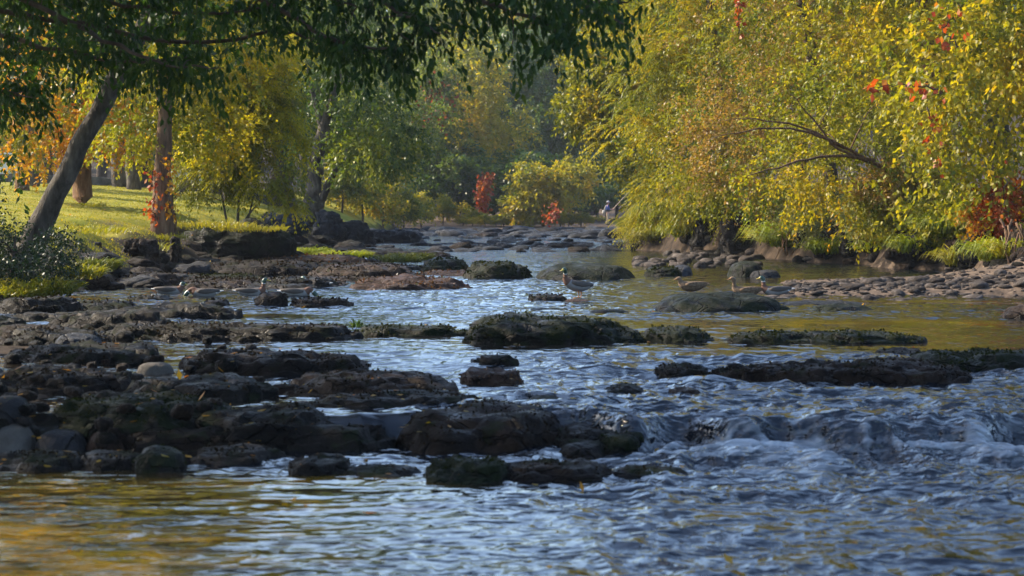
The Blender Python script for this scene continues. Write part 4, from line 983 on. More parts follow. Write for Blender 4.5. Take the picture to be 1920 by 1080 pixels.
# thick upper mass above the picture shades the boughs
C1, O1 = lobe_points([((-6, 22.5, 8.2), (5, 5, 2.6), 1), ((-5.2, 20, 6.8), (3.4, 4, 1.7), 1), ((-9, 25, 9), (5, 5, 3.5), 1), ((-5.5, 25, 5.8), (4, 3, 1.2), 1), ((-11, 20, 7.5), (4, 5, 4), 1), ((-8.5, 16, 8), (4, 4, 3.2), 1)], 3400, rB, 7, .3, .0, 1.6)
root = thing('overhanging_tree', 'dark leafy boughs hanging across the top of the picture from the near left bank', 'tree', tb)
G = Geo(); G.tube(np.array([(0, 0, -.4), (.1, 0, 2), (.4, -.2, 4.5), (1., -.5, 7.5), (1.6, -.8, 10)]), [.42, .34, .3, .2, .06], 12)
nodes = []
for P, rad in boughs:
    t_ = np.linspace(0, len(P) - 1, len(P) * 4); S = np.stack([np.interp(t_, range(len(P)), P[:, i]) for i in range(3)], 1)
    for _ in range(3): S[1:-1] = S[:-2] * .25 + S[1:-1] * .5 + S[2:] * .25
    S[1:-1] += rB.normal(size=S[1:-1].shape) * .012
    G.tube(S - tb, np.interp(t_, range(len(P)), rad), 6); nodes.append(S[6:])
NA = np.concatenate(nodes)
for i in range(0, len(C0), 2):
    q = NA[np.argmin(((NA - C0[i]) ** 2).sum(1))]
    if np.linalg.norm(q - C0[i]) > .12: G.tube(limb(q, C0[i], rB, 5, .1, .1) - tb, np.linspace(.008, .003, 5), 4)
for i in range(0, len(C1), 30):
    q = tb + np.array([1., -.5, 7.]); G.tube(limb(q, C1[i], rB, 6) - tb, np.linspace(.05, .008, 6), 5)
link('trunk', G.mesh('overhang_trunk', M['bark_dark']), root)
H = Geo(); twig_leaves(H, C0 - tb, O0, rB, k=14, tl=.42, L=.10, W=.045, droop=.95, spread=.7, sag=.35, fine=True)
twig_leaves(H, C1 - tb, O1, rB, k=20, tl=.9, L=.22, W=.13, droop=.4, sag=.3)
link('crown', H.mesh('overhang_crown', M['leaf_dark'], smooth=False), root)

b, t = trunk_pts(157, 383, 65, 8.5, (-.35, 0), .24, .6, 5)
make_tree('lawn_tree', 'straight rusty barked trunk standing on the sunlit lawn', 'tree', b, [t],
          [E(120, 150, 64, 170, 100, 2), E(230, 230, 63, 90, 60, 1.3), E(60, 250, 64, 70, 60, 1.2), E(150, -40, 65, 160, 90, 2.2)], 1100, dict(k=16, tl=.7, L=.15, W=.1, droop=.4, sag=.3), 'leaf_lime', 'bark_rust', 72, nb=70, mats2=('leaf_orange', .05, .7))
creeper('red_creeper', 'scarlet leaves around the top of the rusty lawn trunk', [at_y(165, 300, 64.5), at_y(140, 270, 64.4), at_y(120, 285, 64.3), at_y(150, 262, 64.3)], 130, .17, 73, rad=.45)
b, t = trunk_pts(44, 362, 78, 8, (0, 0), .2, .6, 4)
make_tree('lawn_tree', 'thin trunk seen behind the leaning grey trunk', 'tree', b, [t], [E(50, 240, 77, 110, 60, 1.6), E(40, 60, 77, 160, 130, 2.4)], 700, dict(k=14, tl=.7, L=.18, W=.12, droop=.4, sag=.3), 'leaf_lime', 'bark_rust', 74, nb=40, mats2=('leaf_orange', .08, .8))
# trunk wrapped in creeper, pale broken top
b, t = trunk_pts(305, 428, 53, 7.2, (.12, 0), .235, .55, 5)
make_tree('creeper_tree', 'brown split trunk with pale upper bark and red creeper at its foot', 'tree', b, [t, ([b + np.array([.18, .05, -.2]), b + np.array([.25, .05, .45]), b + np.array([.27, .05, .62])], [.13, .1, .06])],
          [E(330, 90, 54, 180, 100, 2.2), E(250, 250, 54, 75, 45, 1.2), E(390, 240, 55, 75, 60, 1.3), E(330, -60, 55, 160, 90, 2.)], 1300, dict(k=18, tl=.7, L=.13, W=.085, droop=.4, sag=.3), 'leaf_gold', 'bark_rust', 75, nb=80, mats2=('leaf_lime', -.05, .6), gap=.05)
for i, pts in enumerate(([(290, 415), (287, 380), (292, 340), (285, 318)], [(322, 405), (318, 370), (322, 330), (314, 290)])):
    creeper('red_creeper', ('red and orange creeper leaves on the left side of the split trunk', 'orange creeper leaves on the right side of the split trunk')[i], [at_y(p[0], p[1], 52.6) for p in pts], 90, .13, 76 + i, 'leaf_red' if i == 0 else 'leaf_orange', .2)
G = Geo(); rr_ = np.random.default_rng(4); sb = at_y(325, 372, 53)
for i in range(14):
    e = sb + np.array([rr_.uniform(.2, .6), rr_.uniform(-.3, .2), rr_.uniform(.1, .65)]); G.tube(limb(sb + rr_.normal(size=3) * .06, e, rr_, 5, .05, .02) - sb, np.linspace(.008, .003, 5), 4)
tag(link('dead_branch', G.mesh('dead_branch', M['bark_grey']), None, sb), 'spray of dead grey twigs sticking out from the split trunk', 'branch')
# feathery gold tree
stem = [trunk_pts(436, 410, 60, 2.6, (-.5, 0), .04, .4, 4), trunk_pts(444, 412, 60, 3., (.1, 0), .05, .4, 4), trunk_pts(450, 412, 60, 2.6, (.6, 0), .035, .4, 4)]
make_tree('walnut_sapling', 'feathery golden green young tree with several thin stems on the lawn edge', 'tree', stem[1][0], [s[1] for s in stem] + [([at_y(455, 418, 59.8), at_y(468, 400, 59.8), at_y(490, 375, 59.7)], [.03, .025, .015])],
          [E(450, 250, 60, 120, 110, 1.6), E(500, 190, 60, 80, 80, 1.3), E(400, 320, 59.5, 75, 55, 1.1), E(500, 320, 59.5, 55, 50, 1.), E(390, 180, 60, 100, 70, 1.4), E(520, 260, 60, 50, 60, .9), E(440, 100, 60.5, 130, 80, 1.6), E(540, 340, 60, 28, 20, .5), E(545, 385, 60, 38, 14, .5)],
          1450, dict(mode='frond', m_=3, j=7, fl=.52, L=.14, W=.045, sag=.6), 'leaf_feather', 'bark_grey', 78, nb=80, mats2=('leaf_lime', -.03, .8), lump=.3)
# forked pale trunk
b = at_y(585, 402, 85)
make_tree('forked_tree', 'pale grey forked trunk leaning right above the dark rocks', 'tree', b, [([b - [0, 0, .4], at_y(585, 350, 85), at_y(598, 280, 85), at_y(607, 240, 85), at_y(622, 190, 85), at_y(640, 130, 85), at_y(650, 40, 85)], [.42, .33, .27, .24, .17, .13, .06]),
                                                ([at_y(605, 245, 85), at_y(596, 205, 85), at_y(582, 160, 85), at_y(570, 80, 85)], [.15, .12, .09, .04])],
          [E(650, 130, 85, 120, 90, 2.6), E(720, 230, 84, 80, 60, 2), E(680, 285, 83.5, 70, 32, 1.8), E(620, -60, 86, 180, 140, 3.5), E(560, 250, 87, 45, 90, 1.6), E(765, 270, 84, 40, 40, 1.4)], 1500,
          dict(k=15, tl=.8, L=.2, W=.1, droop=.5, sag=.4), 'leaf_green', 'bark_grey', 79, nb=80, mats2=('leaf_shade', -.05, .5))
b = at_y(594, 392, 90)
make_tree('leaning_thin_tree', 'thin dark trunk leaning right beside the forked trunk', 'tree', b, [([b - [0, 0, .4], at_y(604, 370, 90), at_y(618, 340, 90), at_y(632, 315, 90), at_y(650, 280, 90)], [.2, .17, .14, .11, .05])],
          [E(690, 265, 89, 70, 32, 1.8), E(730, 280, 88, 50, 30, 1.5), E(650, 240, 90, 60, 50, 1.6)], 600, dict(k=15, tl=.8, L=.2, W=.1, droop=.5, sag=.4), 'leaf_green', 'bark_grey', 80, nb=40)
# bush at the near left edge
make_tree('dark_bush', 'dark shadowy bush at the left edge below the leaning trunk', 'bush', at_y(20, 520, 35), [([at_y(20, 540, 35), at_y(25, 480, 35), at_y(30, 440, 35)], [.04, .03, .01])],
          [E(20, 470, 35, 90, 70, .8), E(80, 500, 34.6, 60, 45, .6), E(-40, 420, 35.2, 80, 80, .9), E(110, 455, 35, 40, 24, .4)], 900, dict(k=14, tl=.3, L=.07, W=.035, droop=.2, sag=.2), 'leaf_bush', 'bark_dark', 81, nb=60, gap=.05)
for i, (px, pb, Y, n, L, lab) in enumerate(((60, 545, 34.5, 900, .35, 'mossy green grass mound under the dark bush'), (150, 512, 37, 420, .25, 'small green grass clump behind the grey smooth boulder'), (-10, 560, 34, 700, .35, 'grass mound cut by the left edge below the dark bush'))):
    grass_tuft('grass_tuft', lab, px, pb, Y, n, L, 'grass', 540 + i, .65 if i != 1 else .4, 'grass clumps below the dark bush')
# cushions of green on the mid shelf
for i, (px, pb, Y, lab) in enumerate(((580, 474, 66, 'sunlit reddish tipped grass hummock on the shelf'), (645, 480, 64, 'low green hummock right of the reddish tipped one'), (495, 500, 56, 'bright green cushion on the grey brown slab'), (745, 490, 60, 'green cushion left of the mossy humps'), (600, 494, 58, 'dark green hummock above the small waterfall'),
                               (770, 484, 62, 'yellow edged moss cushion above the rock wall'), (520, 478, 66, 'small yellow weed at the foot of the lawn'), (160, 500, 42, 'green tuft beside the bank rocks at the left'))):
    grass_tuft('moss_cushion', lab, px, pb, Y, 800, .28, 'grass_lime' if i < 3 else 'moss', 560 + i, .62 if i != 1 else .8, 'green hummocks on the mid river shelf', 'hummock', .8)
tag(link('small_waterfall', (lambda g: (g.tube([at_y(686, 484, 57.2), at_y(682, 490, 57.), at_y(676, 502, 56.7), at_y(672, 520, 56.5)], [(.03, .01), (.07, .02), (.09, .03), (.13, .04)], 8), g.mesh('small_waterfall', plain('white_water', (.6, .64, .68), .3)))[1])(Geo())), 'thin white waterfall running down the grey rock wall', 'waterfall')

# ---- background woods
gB = 'trees across the end of the reach'
def far(k, name, px, Y, s, lab, rz, sxy=None, dz=0):
    x = (px - 960) / F * Y; return plant(k, name, x, Y, s, lab, gB, rz, dz, sxy)
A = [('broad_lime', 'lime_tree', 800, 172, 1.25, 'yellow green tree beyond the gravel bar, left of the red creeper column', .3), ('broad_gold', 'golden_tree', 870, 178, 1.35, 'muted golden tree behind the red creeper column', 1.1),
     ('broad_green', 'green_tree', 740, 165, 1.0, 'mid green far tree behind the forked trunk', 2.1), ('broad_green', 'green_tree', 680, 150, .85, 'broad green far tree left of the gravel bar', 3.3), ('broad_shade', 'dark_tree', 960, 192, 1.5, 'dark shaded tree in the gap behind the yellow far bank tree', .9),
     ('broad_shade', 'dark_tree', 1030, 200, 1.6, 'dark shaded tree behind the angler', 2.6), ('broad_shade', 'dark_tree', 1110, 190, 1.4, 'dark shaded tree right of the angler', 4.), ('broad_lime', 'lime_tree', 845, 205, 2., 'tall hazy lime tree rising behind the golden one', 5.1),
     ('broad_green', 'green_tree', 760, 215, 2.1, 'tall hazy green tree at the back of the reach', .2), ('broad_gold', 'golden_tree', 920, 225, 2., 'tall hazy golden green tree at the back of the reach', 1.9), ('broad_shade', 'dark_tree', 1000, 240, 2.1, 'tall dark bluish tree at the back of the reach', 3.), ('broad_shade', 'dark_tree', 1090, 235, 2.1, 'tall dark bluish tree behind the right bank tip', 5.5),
     ('broad_green', 'green_tree', 630, 190, 1.2, 'tall green tree behind the thin leaning trunk', 4.4), ('broad_lime', 'lime_tree', 570, 160, 1.05, 'lime tree far behind the feathery golden tree', 1.6)]
for a in A: far(a[0], a[1], a[2], a[3], a[4], a[5], a[6])
make_tree('yellow_tree', 'bright yellow small tree leaning over the gravel bar', 'tree', at_y(1010, 424, 156), [([at_y(1020, 430, 156), at_y(1012, 380, 155), at_y(1000, 330, 154)], [.14, .1, .04])],
          [E(1000, 335, 154, 40, 26, 1.6), E(980, 375, 153, 30, 22, 1.2), E(1030, 360, 154, 40, 30, 1.5), E(1075, 330, 155, 34, 30, 1.5), E(985, 395, 153, 22, 14, 1)], 620, dict(k=14, tl=.9, L=.3, W=.2, droop=.4, sag=.3), 'leaf_gold', 'bark_dark', 82, nb=40, mats2=('leaf_lime', .1, .4))
bushes = [(640, 128, 1.1), (680, 132, 1.25), (720, 138, 1.1), (660, 142, 1.6), (755, 146, 1.), (790, 152, .9), (700, 146, 1.5), (830, 158, .8)]
for i, (px, Y, s) in enumerate(bushes):
    x = (px - 960) / F * Y; plant('round_bush', 'bush', x, Y, s, 'sunny yellow green bush between the forked trunk and the gravel bar', 'sunny bushes left of the gravel bar', i * 1.7)
for i in range(15):
    px = 872 + i * 18 + rng.uniform(-6, 6); Y = rng.uniform(153, 157)
    if 1095 < px < 1160: continue
    x = (px - 960) / F * Y
    plant('round_bush', 'weed', x, Y, rng.uniform(.22, .42), 'low sunlit yellow weed growing on the far gravel bar', 'yellow weeds on the far gravel bar', i, 0, 1.8)
template('shade_bush', 'leaf_shade', 'bark_dark', 26, h=4.5, w=2.6, n=420, leaf=dict(k=14, tl=.7, L=.34, W=.2, droop=.3, sag=.2), trunk=.08)
for i in range(16):
    px = 845 + i * 21 + rng.uniform(-8, 8); Y = rng.uniform(166, 180); plant('shade_bush', 'dark_bush', (px - 960) / F * Y, Y, rng.uniform(.8, 1.3), 'dark shaded bush under the trees behind the gravel bar', 'dark bushes behind the gravel bar', i * 2.1, 0, 1.3)
for i, (px, Y, s) in enumerate(((60, 92, 1.), (250, 98, 1.05), (430, 92, .95))):
    plant(('broad_gold', 'broad_lime', 'broad_gold')[i], ('golden_tree', 'lime_tree', 'golden_tree')[i], (px - 960) / F * Y, Y, s, ('golden tree on the far lawn behind the leaning grey trunk', 'lime tree on the far lawn behind the split trunk', 'golden tree on the far lawn behind the feathery young tree')[i], 'trees scattered on the far lawn', i * 2.)
# shaded wood behind the lawn on the left
r5 = np.random.default_rng(55); k = 0
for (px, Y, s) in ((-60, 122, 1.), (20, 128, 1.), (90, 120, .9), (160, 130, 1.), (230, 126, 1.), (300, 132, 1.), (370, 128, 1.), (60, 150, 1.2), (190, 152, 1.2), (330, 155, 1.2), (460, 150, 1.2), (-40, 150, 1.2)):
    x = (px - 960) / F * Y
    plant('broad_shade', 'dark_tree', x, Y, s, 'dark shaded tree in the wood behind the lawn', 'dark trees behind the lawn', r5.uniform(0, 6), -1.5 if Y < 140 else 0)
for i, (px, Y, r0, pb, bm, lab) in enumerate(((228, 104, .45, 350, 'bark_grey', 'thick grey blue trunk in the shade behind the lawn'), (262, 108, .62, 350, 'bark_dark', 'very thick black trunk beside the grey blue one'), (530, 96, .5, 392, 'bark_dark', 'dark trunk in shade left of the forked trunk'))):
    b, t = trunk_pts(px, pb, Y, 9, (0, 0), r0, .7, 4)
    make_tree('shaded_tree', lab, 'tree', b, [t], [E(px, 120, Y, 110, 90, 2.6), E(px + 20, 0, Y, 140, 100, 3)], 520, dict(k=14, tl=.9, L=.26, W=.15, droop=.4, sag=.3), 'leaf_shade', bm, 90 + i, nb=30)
# wooded hillside closing the valley
r6 = np.random.default_rng(66); G = Geo()
xs = r6.uniform(-260, 230, 620); ys = r6.uniform(262, 560, 620)
for x, y_ in zip(xs, ys):
    h = r6.uniform(9, 15); z = gz(x, y_); n_ = 130
    d = rdir(n_, r6); d[:, 2] = np.abs(d[:, 2]) * 1.2 - .2
    P = np.array([x, y_, z + h * .55]) + d * np.array([h * .33, h * .33, h * .5]) * (1 + .3 * noise(d * 2 + x, 3)[:, None])
    leaf_quads(G, P, unit(d + rdir(n_, r6) * .8), 1.9, 1.5, r6, .4)
tag(link('wooded_hillside', G.mesh('wooded_hillside', M['leaf_shade'], smooth=False)), 'hazy dark wooded hillside closing the valley', 'wood', None, 'stuff')

# lawn grass blades
r7 = np.random.default_rng(67); n_ = 90000
y_ = 42 + 70 * r7.random(n_) ** 1.6; xl_ = np.interp(y_, *XL); x_ = xl_ - .5 - 15 * r7.random(n_) ** 1.5
z_ = zterr(x_, y_); n_ = len(x_)
keep = r7.random(n_) < sstep(.7, 1.8, xl_ - x_ + n2(x_, y_, 1.1, 51, 3) * 1.2) + .12
x_, y_, z_ = x_[keep], y_[keep], z_[keep]; n_ = len(x_)
P = np.stack([x_, y_, z_ - .02], 1); D = unit(np.stack([r7.normal(0, .35, n_), r7.normal(0, .35, n_), np.ones(n_)], 1)); S = unit(np.stack([r7.normal(size=n_), r7.normal(size=n_) * .5, np.zeros(n_)], 1))
l_ = r7.uniform(.03, .075, n_)[:, None]; wd = (.010 + .00012 * y_)[:, None]
V = np.stack([P - S * wd, P + S * wd, P + D * l_], 1); G = Geo(); G.add(V, None, np.arange(n_ * 3).reshape(-1, 3))
tag(link('lawn_grass', G.mesh('lawn_grass', M['grass'], smooth=False)), 'short sunlit lawn grass on the left bank', 'grass', None, 'stuff')
# fallen leaves on the rocks and the lawn, a few drifting on the water
bpy.context.view_layer.update()
dg = bpy.context.evaluated_depsgraph_get(); P = []
for i in range(1500):
    q = at_z(r7.uniform(-20, 1000), r7.uniform(650, 850), .05) if i < 520 else at_y(r7.uniform(0, 420), 400, r7.uniform(44, 75)) if i < 1250 else at_z(r7.uniform(0, 1900), 590 + 480 * r7.random() ** 2, -.1)
    hit = sc.ray_cast(dg, Vector((q[0], q[1], 1.2 if i < 520 else .6 if i >= 1250 else 2.1)), Vector((0, 0, -1)))
    if not hit[0] or ((hit[4].name.startswith('river_water')) == (i < 1250)) or (i >= 1250 and r7.random() < .55): continue
    P.append(hit[1][:])
P = np.array(P) + [0, 0, .008]; n_ = len(P); D = unit(np.stack([r7.normal(size=n_), r7.normal(size=n_), r7.normal(0, .22, n_)], 1)); G = Geo()
leaf_quads(G, P, D, r7.uniform(.05, .11, n_), r7.uniform(.03, .06, n_), r7, .95)
tag(link('fallen_leaves', G.mesh('fallen_leaves', M['leaf_orange'], smooth=False)), 'brown and orange leaves fallen on the rocks, lawn and water', 'leaves', None, 'stuff')
for i, (px, pb, Y, lab) in enumerate(((157, 383, 64.6, 'ring of longer grass round the foot of the rusty lawn trunk'), (300, 428, 52.6, 'longer grass round the foot of the split trunk'), (240, 440, 50, 'grassy lip above the eroded bank'), (400, 420, 55.4, 'grass on the dark mound'), (470, 428, 55.6, 'grass sloping off the right side of the dark mound'), (150, 436, 48, 'long grass at the edge of the lawn bank'))):
    c = at_y(px, pb, Y); zz_ = gz(c[0], c[1]) if i in (0, 1, 2, 5) else c[2]
    t_ = grass_tuft('grass_tuft', lab, px, pb, Y, 520, (.12, .15, .2, .16, .16, .2)[i], 'grass', 620 + i, (.7, .7, 1.2, 1.1, 1., 1.2)[i], 'long grass along the lawn edge', droop=.6, w=.009); t_.location.z = zz_
# seedling on the ledge
grass_tuft('seedling', 'tiny leafy seedling sprouting from the thin dark ledge', 668, 606, 27.6, 26, .13, 'leaf_dark', 601, .09, None, 'seedling', .5, .012)
# ------------------------------------------------------------------ ducks
M['d_green'] = plain('drake_head', (.012, .05, .028), .3, spec=.6); M['d_brown'] = plain('drake_breast', (.13, .06, .035), .7); M['d_grey'] = plain('drake_flank', (.24, .23, .22), .75)
M['d_back'] = plain('drake_back', (.09, .075, .065), .7); M['d_white'] = plain('duck_white', (.72, .70, .66), .7); M['d_black'] = plain('duck_black', (.012, .012, .014), .6)
M['d_bill'] = plain('duck_bill', (.42, .33, .05), .45); M['d_leg'] = plain('duck_leg', (.55, .18, .03), .5)
M['h_body'] = surf_mat('hen_plumage', [(.05, .03, .018), (.17, .11, .065), (.30, .21, .13)], 30, rough=.8); M['h_bill'] = plain('hen_bill', (.3, .14, .04), .5)
DM = ['d_green', 'd_brown', 'd_grey', 'd_back', 'd_white', 'd_black', 'd_bill', 'd_leg', 'h_body', 'h_bill']
def duck(label, loc, face=-1, pose='swim', hen=False, s=1., rz=0., gaze=0., group='mallards resting on the river rocks'):
    """mallard about .55 m long along local x, head towards -x"""
    root = thing('mallard', label, 'duck', loc, group, rz + (0 if face < 0 else math.pi)); root.scale = (s,) * 3
    up = .115 if pose == 'stand' else 0.
    B = [(.33, .135, .004, .004), (.27, .125, .03, .014), (.20, .105, .062, .038), (.11, .085, .095, .075), (.0, .075, .112, .092), (-.10, .085, .104, .09), (-.17, .11, .078, .074), (-.205, .15, .052, .056)]
    if pose in ('swim', 'stand'):
        Nk = [(-.215, .20, .036, .040), (-.216, .245, .032, .038), (-.222, .285, .036, .042), (-.238, .312, .037, .040), (-.262, .318, .030, .031), (-.282, .308, .018, .017), (-.300, .302, .0165, .011), (-.325, .296, .018, .007), (-.345, .294, .009, .004)]
        if pose == 'stand': B = [(x, z + (-.22 * x if x < 0 else -.12 * x) , a, b) for x, z, a, b in B]; Nk = [(x, z + .05, a, b) for x, z, a, b in Nk]
    elif pose == 'feed':
        Nk = [(-.24, .15, .036, .038), (-.275, .12, .032, .036), (-.31, .085, .036, .04), (-.335, .055, .037, .036), (-.35, .03, .028, .028), (-.36, .005, .016, .016), (-.368, -.02, .012, .016), (-.372, -.05, .008, .012)]
    else:  # sleeping low, neck drawn in
        Nk = [(-.215, .17, .04, .042), (-.218, .195, .038, .042), (-.225, .215, .038, .042), (-.245, .225, .035, .036), (-.268, .222, .026, .027), (-.285, .213, .017, .015), (-.305, .207, .017, .01), (-.33, .203, .012, .005)]
    A = np.array(B + Nk, float); nB = len(B)
    t = np.linspace(0, len(A) - 1, len(A) * 3 - 2); A2 = np.stack([np.interp(t, range(len(A)), A[:, i]) for i in range(4)], 1)
    for _ in range(2): A2[1:-1] = A2[:-2] * .2 + A2[1:-1] * .6 + A2[2:] * .2
    P = np.stack([A2[:, 0], A2[:, 0] * 0, A2[:, 1] + up], 1)
    hs = (t > nB + .5) * np.clip(t - nB - .5, 0, 9) * .012 * gaze; P[:, 1] += hs
    G = Geo(); seg = 14; G.tube(P, A2[:, 2:4], seg, up=(0, 1, 0) if False else (0, 0, 1))
    V = np.concatenate(G.V); mi = []
    ring = np.repeat(np.arange(len(P) - 1), seg)
    n_head, n_bill = nB + 1.2, len(A) - 4.2 if pose != 'rest' else len(A) - 3.4
    for q, f in enumerate(G.Q[0]):
        tt = t[ring[q]] + .17; c = V[f].mean(0); rel = (c[2] - P[ring[q], 2])
        if hen: m = 9 if tt > n_bill else 8
        elif tt > n_bill: m = 6
        elif tt > n_head + .2: m = 0
        elif tt > n_head - .25: m = 4
        elif tt > nB - 2.1: m = 1
        elif tt < .9: m = 4
        elif tt < 2.1: m = 5 if rel > -.01 else 4
        else: m = 3 if rel > .045 else 2
        mi.append(m)
    G.mq = mi; G.mt = [4 if not hen else 8] * len(G.mt)
    body = link('body', G.mesh('duck_body', [M[k] for k in DM]), root)
    for sd in (-1, 1):
        W = Geo(); wp = [(-.13, sd * .094, .12), (-.06, sd * .112, .125), (.04, sd * .112, .125), (.14, sd * .088, .132), (.22, sd * .048, .142), (.29, sd * .012, .15)]
        if pose == 'stand': wp = [(x, y_, z + (-.22 * x if x < 0 else -.12 * x)) for x, y_, z in wp]
        W.tube(np.array(wp) + [0, 0, up], [(.006, .015), (.012, .040), (.013, .048), (.013, .040), (.010, .024), (.003, .004)], 10)
        link('wing', W.mesh('duck_wing', M['h_body'] if hen else M['d_back']), root)
        Ey = Geo(); h = P[int((n_head + 1.6) * 3)]; Ey.tube([h + [0, sd * .031, .008], h + [0, sd * .039, .008]], [.006, .004], 8); link('eye', Ey.mesh('duck_eye', M['d_black']), root)
        if pose == 'stand':
            Lg = Geo(); x0 = .02 + sd * .035
            Lg.tube([(x0 + .02, sd * .045, .17), (x0 + .015, sd * .045, .11), (x0 + .025, sd * .045, .06), (x0 + .01, sd * .045, .006)], [.026, .013, .0075, .008], 8)
            a = np.array([(x0 + .015, sd * .045, .012), (x0 - .06, sd * .045 - .035, .003), (x0 - .075, sd * .045, .004), (x0 - .06, sd * .045 + .035, .003)]); Lg.add(np.vstack([a, a - [0, 0, .006]]), [(0, 1, 2, 3), (4, 7, 6, 5), (0, 4, 5, 1), (1, 5, 6, 2), (2, 6, 7, 3), (3, 7, 4, 0)])
            link('leg', Lg.mesh('duck_leg', M['d_leg']), root)
    return root
q = at_z(1083, 562, 0); duck('green headed drake standing on a flat rock in mid river', (q[0], q[1] - .05, .03), -1, 'stand', gaze=-1.5, rz=.25)
def dz(px, pb, z=0.): return at_z(px, pb, z)
c = dz(318, 551); duck('drake with raised dark head facing right, leftmost of the swimming ducks', (c[0], c[1], -.04), 1, 'rest')
c = dz(384, 556); duck('drake with its head down in the water beside the leafy rock', (c[0], c[1], -.03), -1, 'feed')
c = dz(471, 555); duck('drake swimming with its head up behind the rounded brown rock', (c[0], c[1], -.03), 1, 'swim')
c = dz(556, 557); duck('grey drake resting low behind the rock with dead leaves', (c[0], c[1], -.02), 1, 'feed')
c = dz(592, 540); duck('pale drake swimming left in front of the black peaked rock', (c[0], c[1], -.03), -1, 'rest', gaze=1)
c = dz(1300, 553); duck('brown hen resting on the rocks behind the dark domed rock', (c[0], c[1] + .2, .06), -1, 'rest', True)
c = dz(1400, 556); duck('brown hen with raised neck at the left tip of the cobble bar', (c[0], c[1], 0), -1, 'swim', True)
c = dz(1455, 556); duck('drake with a bright green head at the left tip of the cobble bar', (c[0], c[1], .01), -1, 'swim')

# ------------------------------------------------------------------ the angler
M['skin'] = plain('skin', (.48, .27, .19), .55); M['shirt'] = plain('blue_shirt', (.025, .06, .26), .8, bump=.3); M['khaki'] = plain('khaki_trousers', (.42, .33, .23), .85, bump=.3)
M['cap'] = plain('grey_cap', (.45, .45, .47), .8); M['dark_cloth'] = plain('dark_vest', (.03, .035, .04), .85); M['strap'] = plain('pale_strap', (.55, .52, .46), .8); M['rod'] = plain('rod', (.62, .48, .33), .4); M['hair'] = plain('hair', (.05, .035, .025), .7)
def skin_body(name, verts, edges, mat, sub=2):
    me = bpy.data.meshes.new(name); me.from_pydata([v[:3] for v in verts], edges, [])
    o = bpy.data.objects.new(name, me); COL.objects.link(o)
    sk = o.modifiers.new('s', 'SKIN'); sb_ = o.modifiers.new('u', 'SUBSURF'); sb_.levels = sub; sb_.render_levels = sub
    for i, v in enumerate(verts):
        d = me.skin_vertices[0].data[i]; d.radius = (v[3], v[4] if len(v) > 4 else v[3]); d.use_root = i == 0
    bpy.context.view_layer.update()
    m2 = bpy.data.meshes.new_from_object(o.evaluated_get(bpy.context.evaluated_depsgraph_get()))
    bpy.data.objects.remove(o); m2.materials.clear(); m2.materials.append(mat); m2.name = name
    m2.polygons.foreach_set('use_smooth', [True] * len(m2.polygons)); return m2
pb = at_z(1139, 427, 0); ph = np.array([pb[0], pb[1], max(gz(pb[0], pb[1]), 0.)])
ang = thing('person', 'angler in blue shirt and khaki trousers holding up a rod on the far bank', 'person', ph)
# local frame: +x is screen right, the figure faces +x and slightly to the camera
bv = [(0, 0, .95, .13, .15), (.01, 0, 1.12, .12, .15), (.0, 0, 1.32, .13, .18), (.01, 0, 1.46, .07, .09), (.03, 0, 1.54, .05), (.05, 0, 1.63, .085, .08), (.06, 0, 1.70, .085, .08), (.05, 0, 1.76, .05),
      (.01, -.19, 1.42, .055), (.10, -.24, 1.18, .044), (.34, -.16, 1.15, .032), (.41, -.12, 1.17, .028), (.01, .19, 1.42, .055), (.08, .24, 1.18, .044), (.33, .12, 1.20, .032), (.40, .06, 1.23, .028),
      (0, -.10, .88, .085), (.03, -.13, .48, .06), (-.10, -.15, .10, .042), (.02, -.15, .04, .035), (0, .10, .88, .085), (.05, .10, .48, .06), (.06, .10, .10, .042), (.18, .10, .04, .035)]
be = [(0, 1), (1, 2), (2, 3), (3, 4), (4, 5), (5, 6), (6, 7), (2, 8), (8, 9), (9, 10), (10, 11), (2, 12), (12, 13), (13, 14), (14, 15), (0, 16), (16, 17), (17, 18), (18, 19), (0, 20), (20, 21), (21, 22), (22, 23)]
body = link('body', skin_body('angler_body', bv, be, M['skin']), ang)
sv = [(0, 0, .98, .15, .17), (.01, 0, 1.14, .14, .17), (.0, 0, 1.32, .15, .20), (.01, 0, 1.46, .085, .11), (.01, -.19, 1.42, .072), (.10, -.24, 1.18, .062), (.20, -.20, 1.165, .055), (.01, .19, 1.42, .072), (.08, .24, 1.18, .062), (.19, .19, 1.19, .055)]
link('shirt', skin_body('angler_shirt', sv, [(0, 1), (1, 2), (2, 3), (2, 4), (4, 5), (5, 6), (2, 7), (7, 8), (8, 9)], M['shirt']), ang)
tv = [(0, 0, .98, .15, .17), (0, 0, .90, .16, .17), (0, -.10, .84, .11), (.03, -.13, .48, .085), (-.10, -.15, .10, .075), (0, .10, .84, .11), (.05, .10, .48, .085), (.06, .10, .10, .075)]
link('trousers', skin_body('angler_trousers', tv, [(0, 1), (1, 2), (2, 3), (3, 4), (1, 5), (5, 6), (6, 7)], M['khaki']), ang)
G = Geo(); G.tube([(0, 0, 1.0), (0, 0, 1.06), (0, 0, 1.13)], [(.19, .175), (.188, .17), (.182, .165)], 14, cap=False); link('waist_belt', G.mesh('angler_belt', M['dark_cloth']), ang)
G = Geo(); G.tube([(.055, 0, 1.69), (.05, 0, 1.74), (.045, 0, 1.79), (.04, 0, 1.825)], [.108, .108, .09, .02], 14); G.tube([(.10, 0, 1.705), (.17, 0, 1.70), (.225, 0, 1.685)], [(.09, .012), (.085, .010), (.05, .006)], 12); link('cap', G.mesh('angler_cap', M['cap']), ang)
G = Geo(); G.tube([(-.04, 0, 1.56), (-.035, 0, 1.62), (-.02, 0, 1.69)], [.05, .075, .085], 10); link('hair', G.mesh('angler_hair', M['hair']), ang)
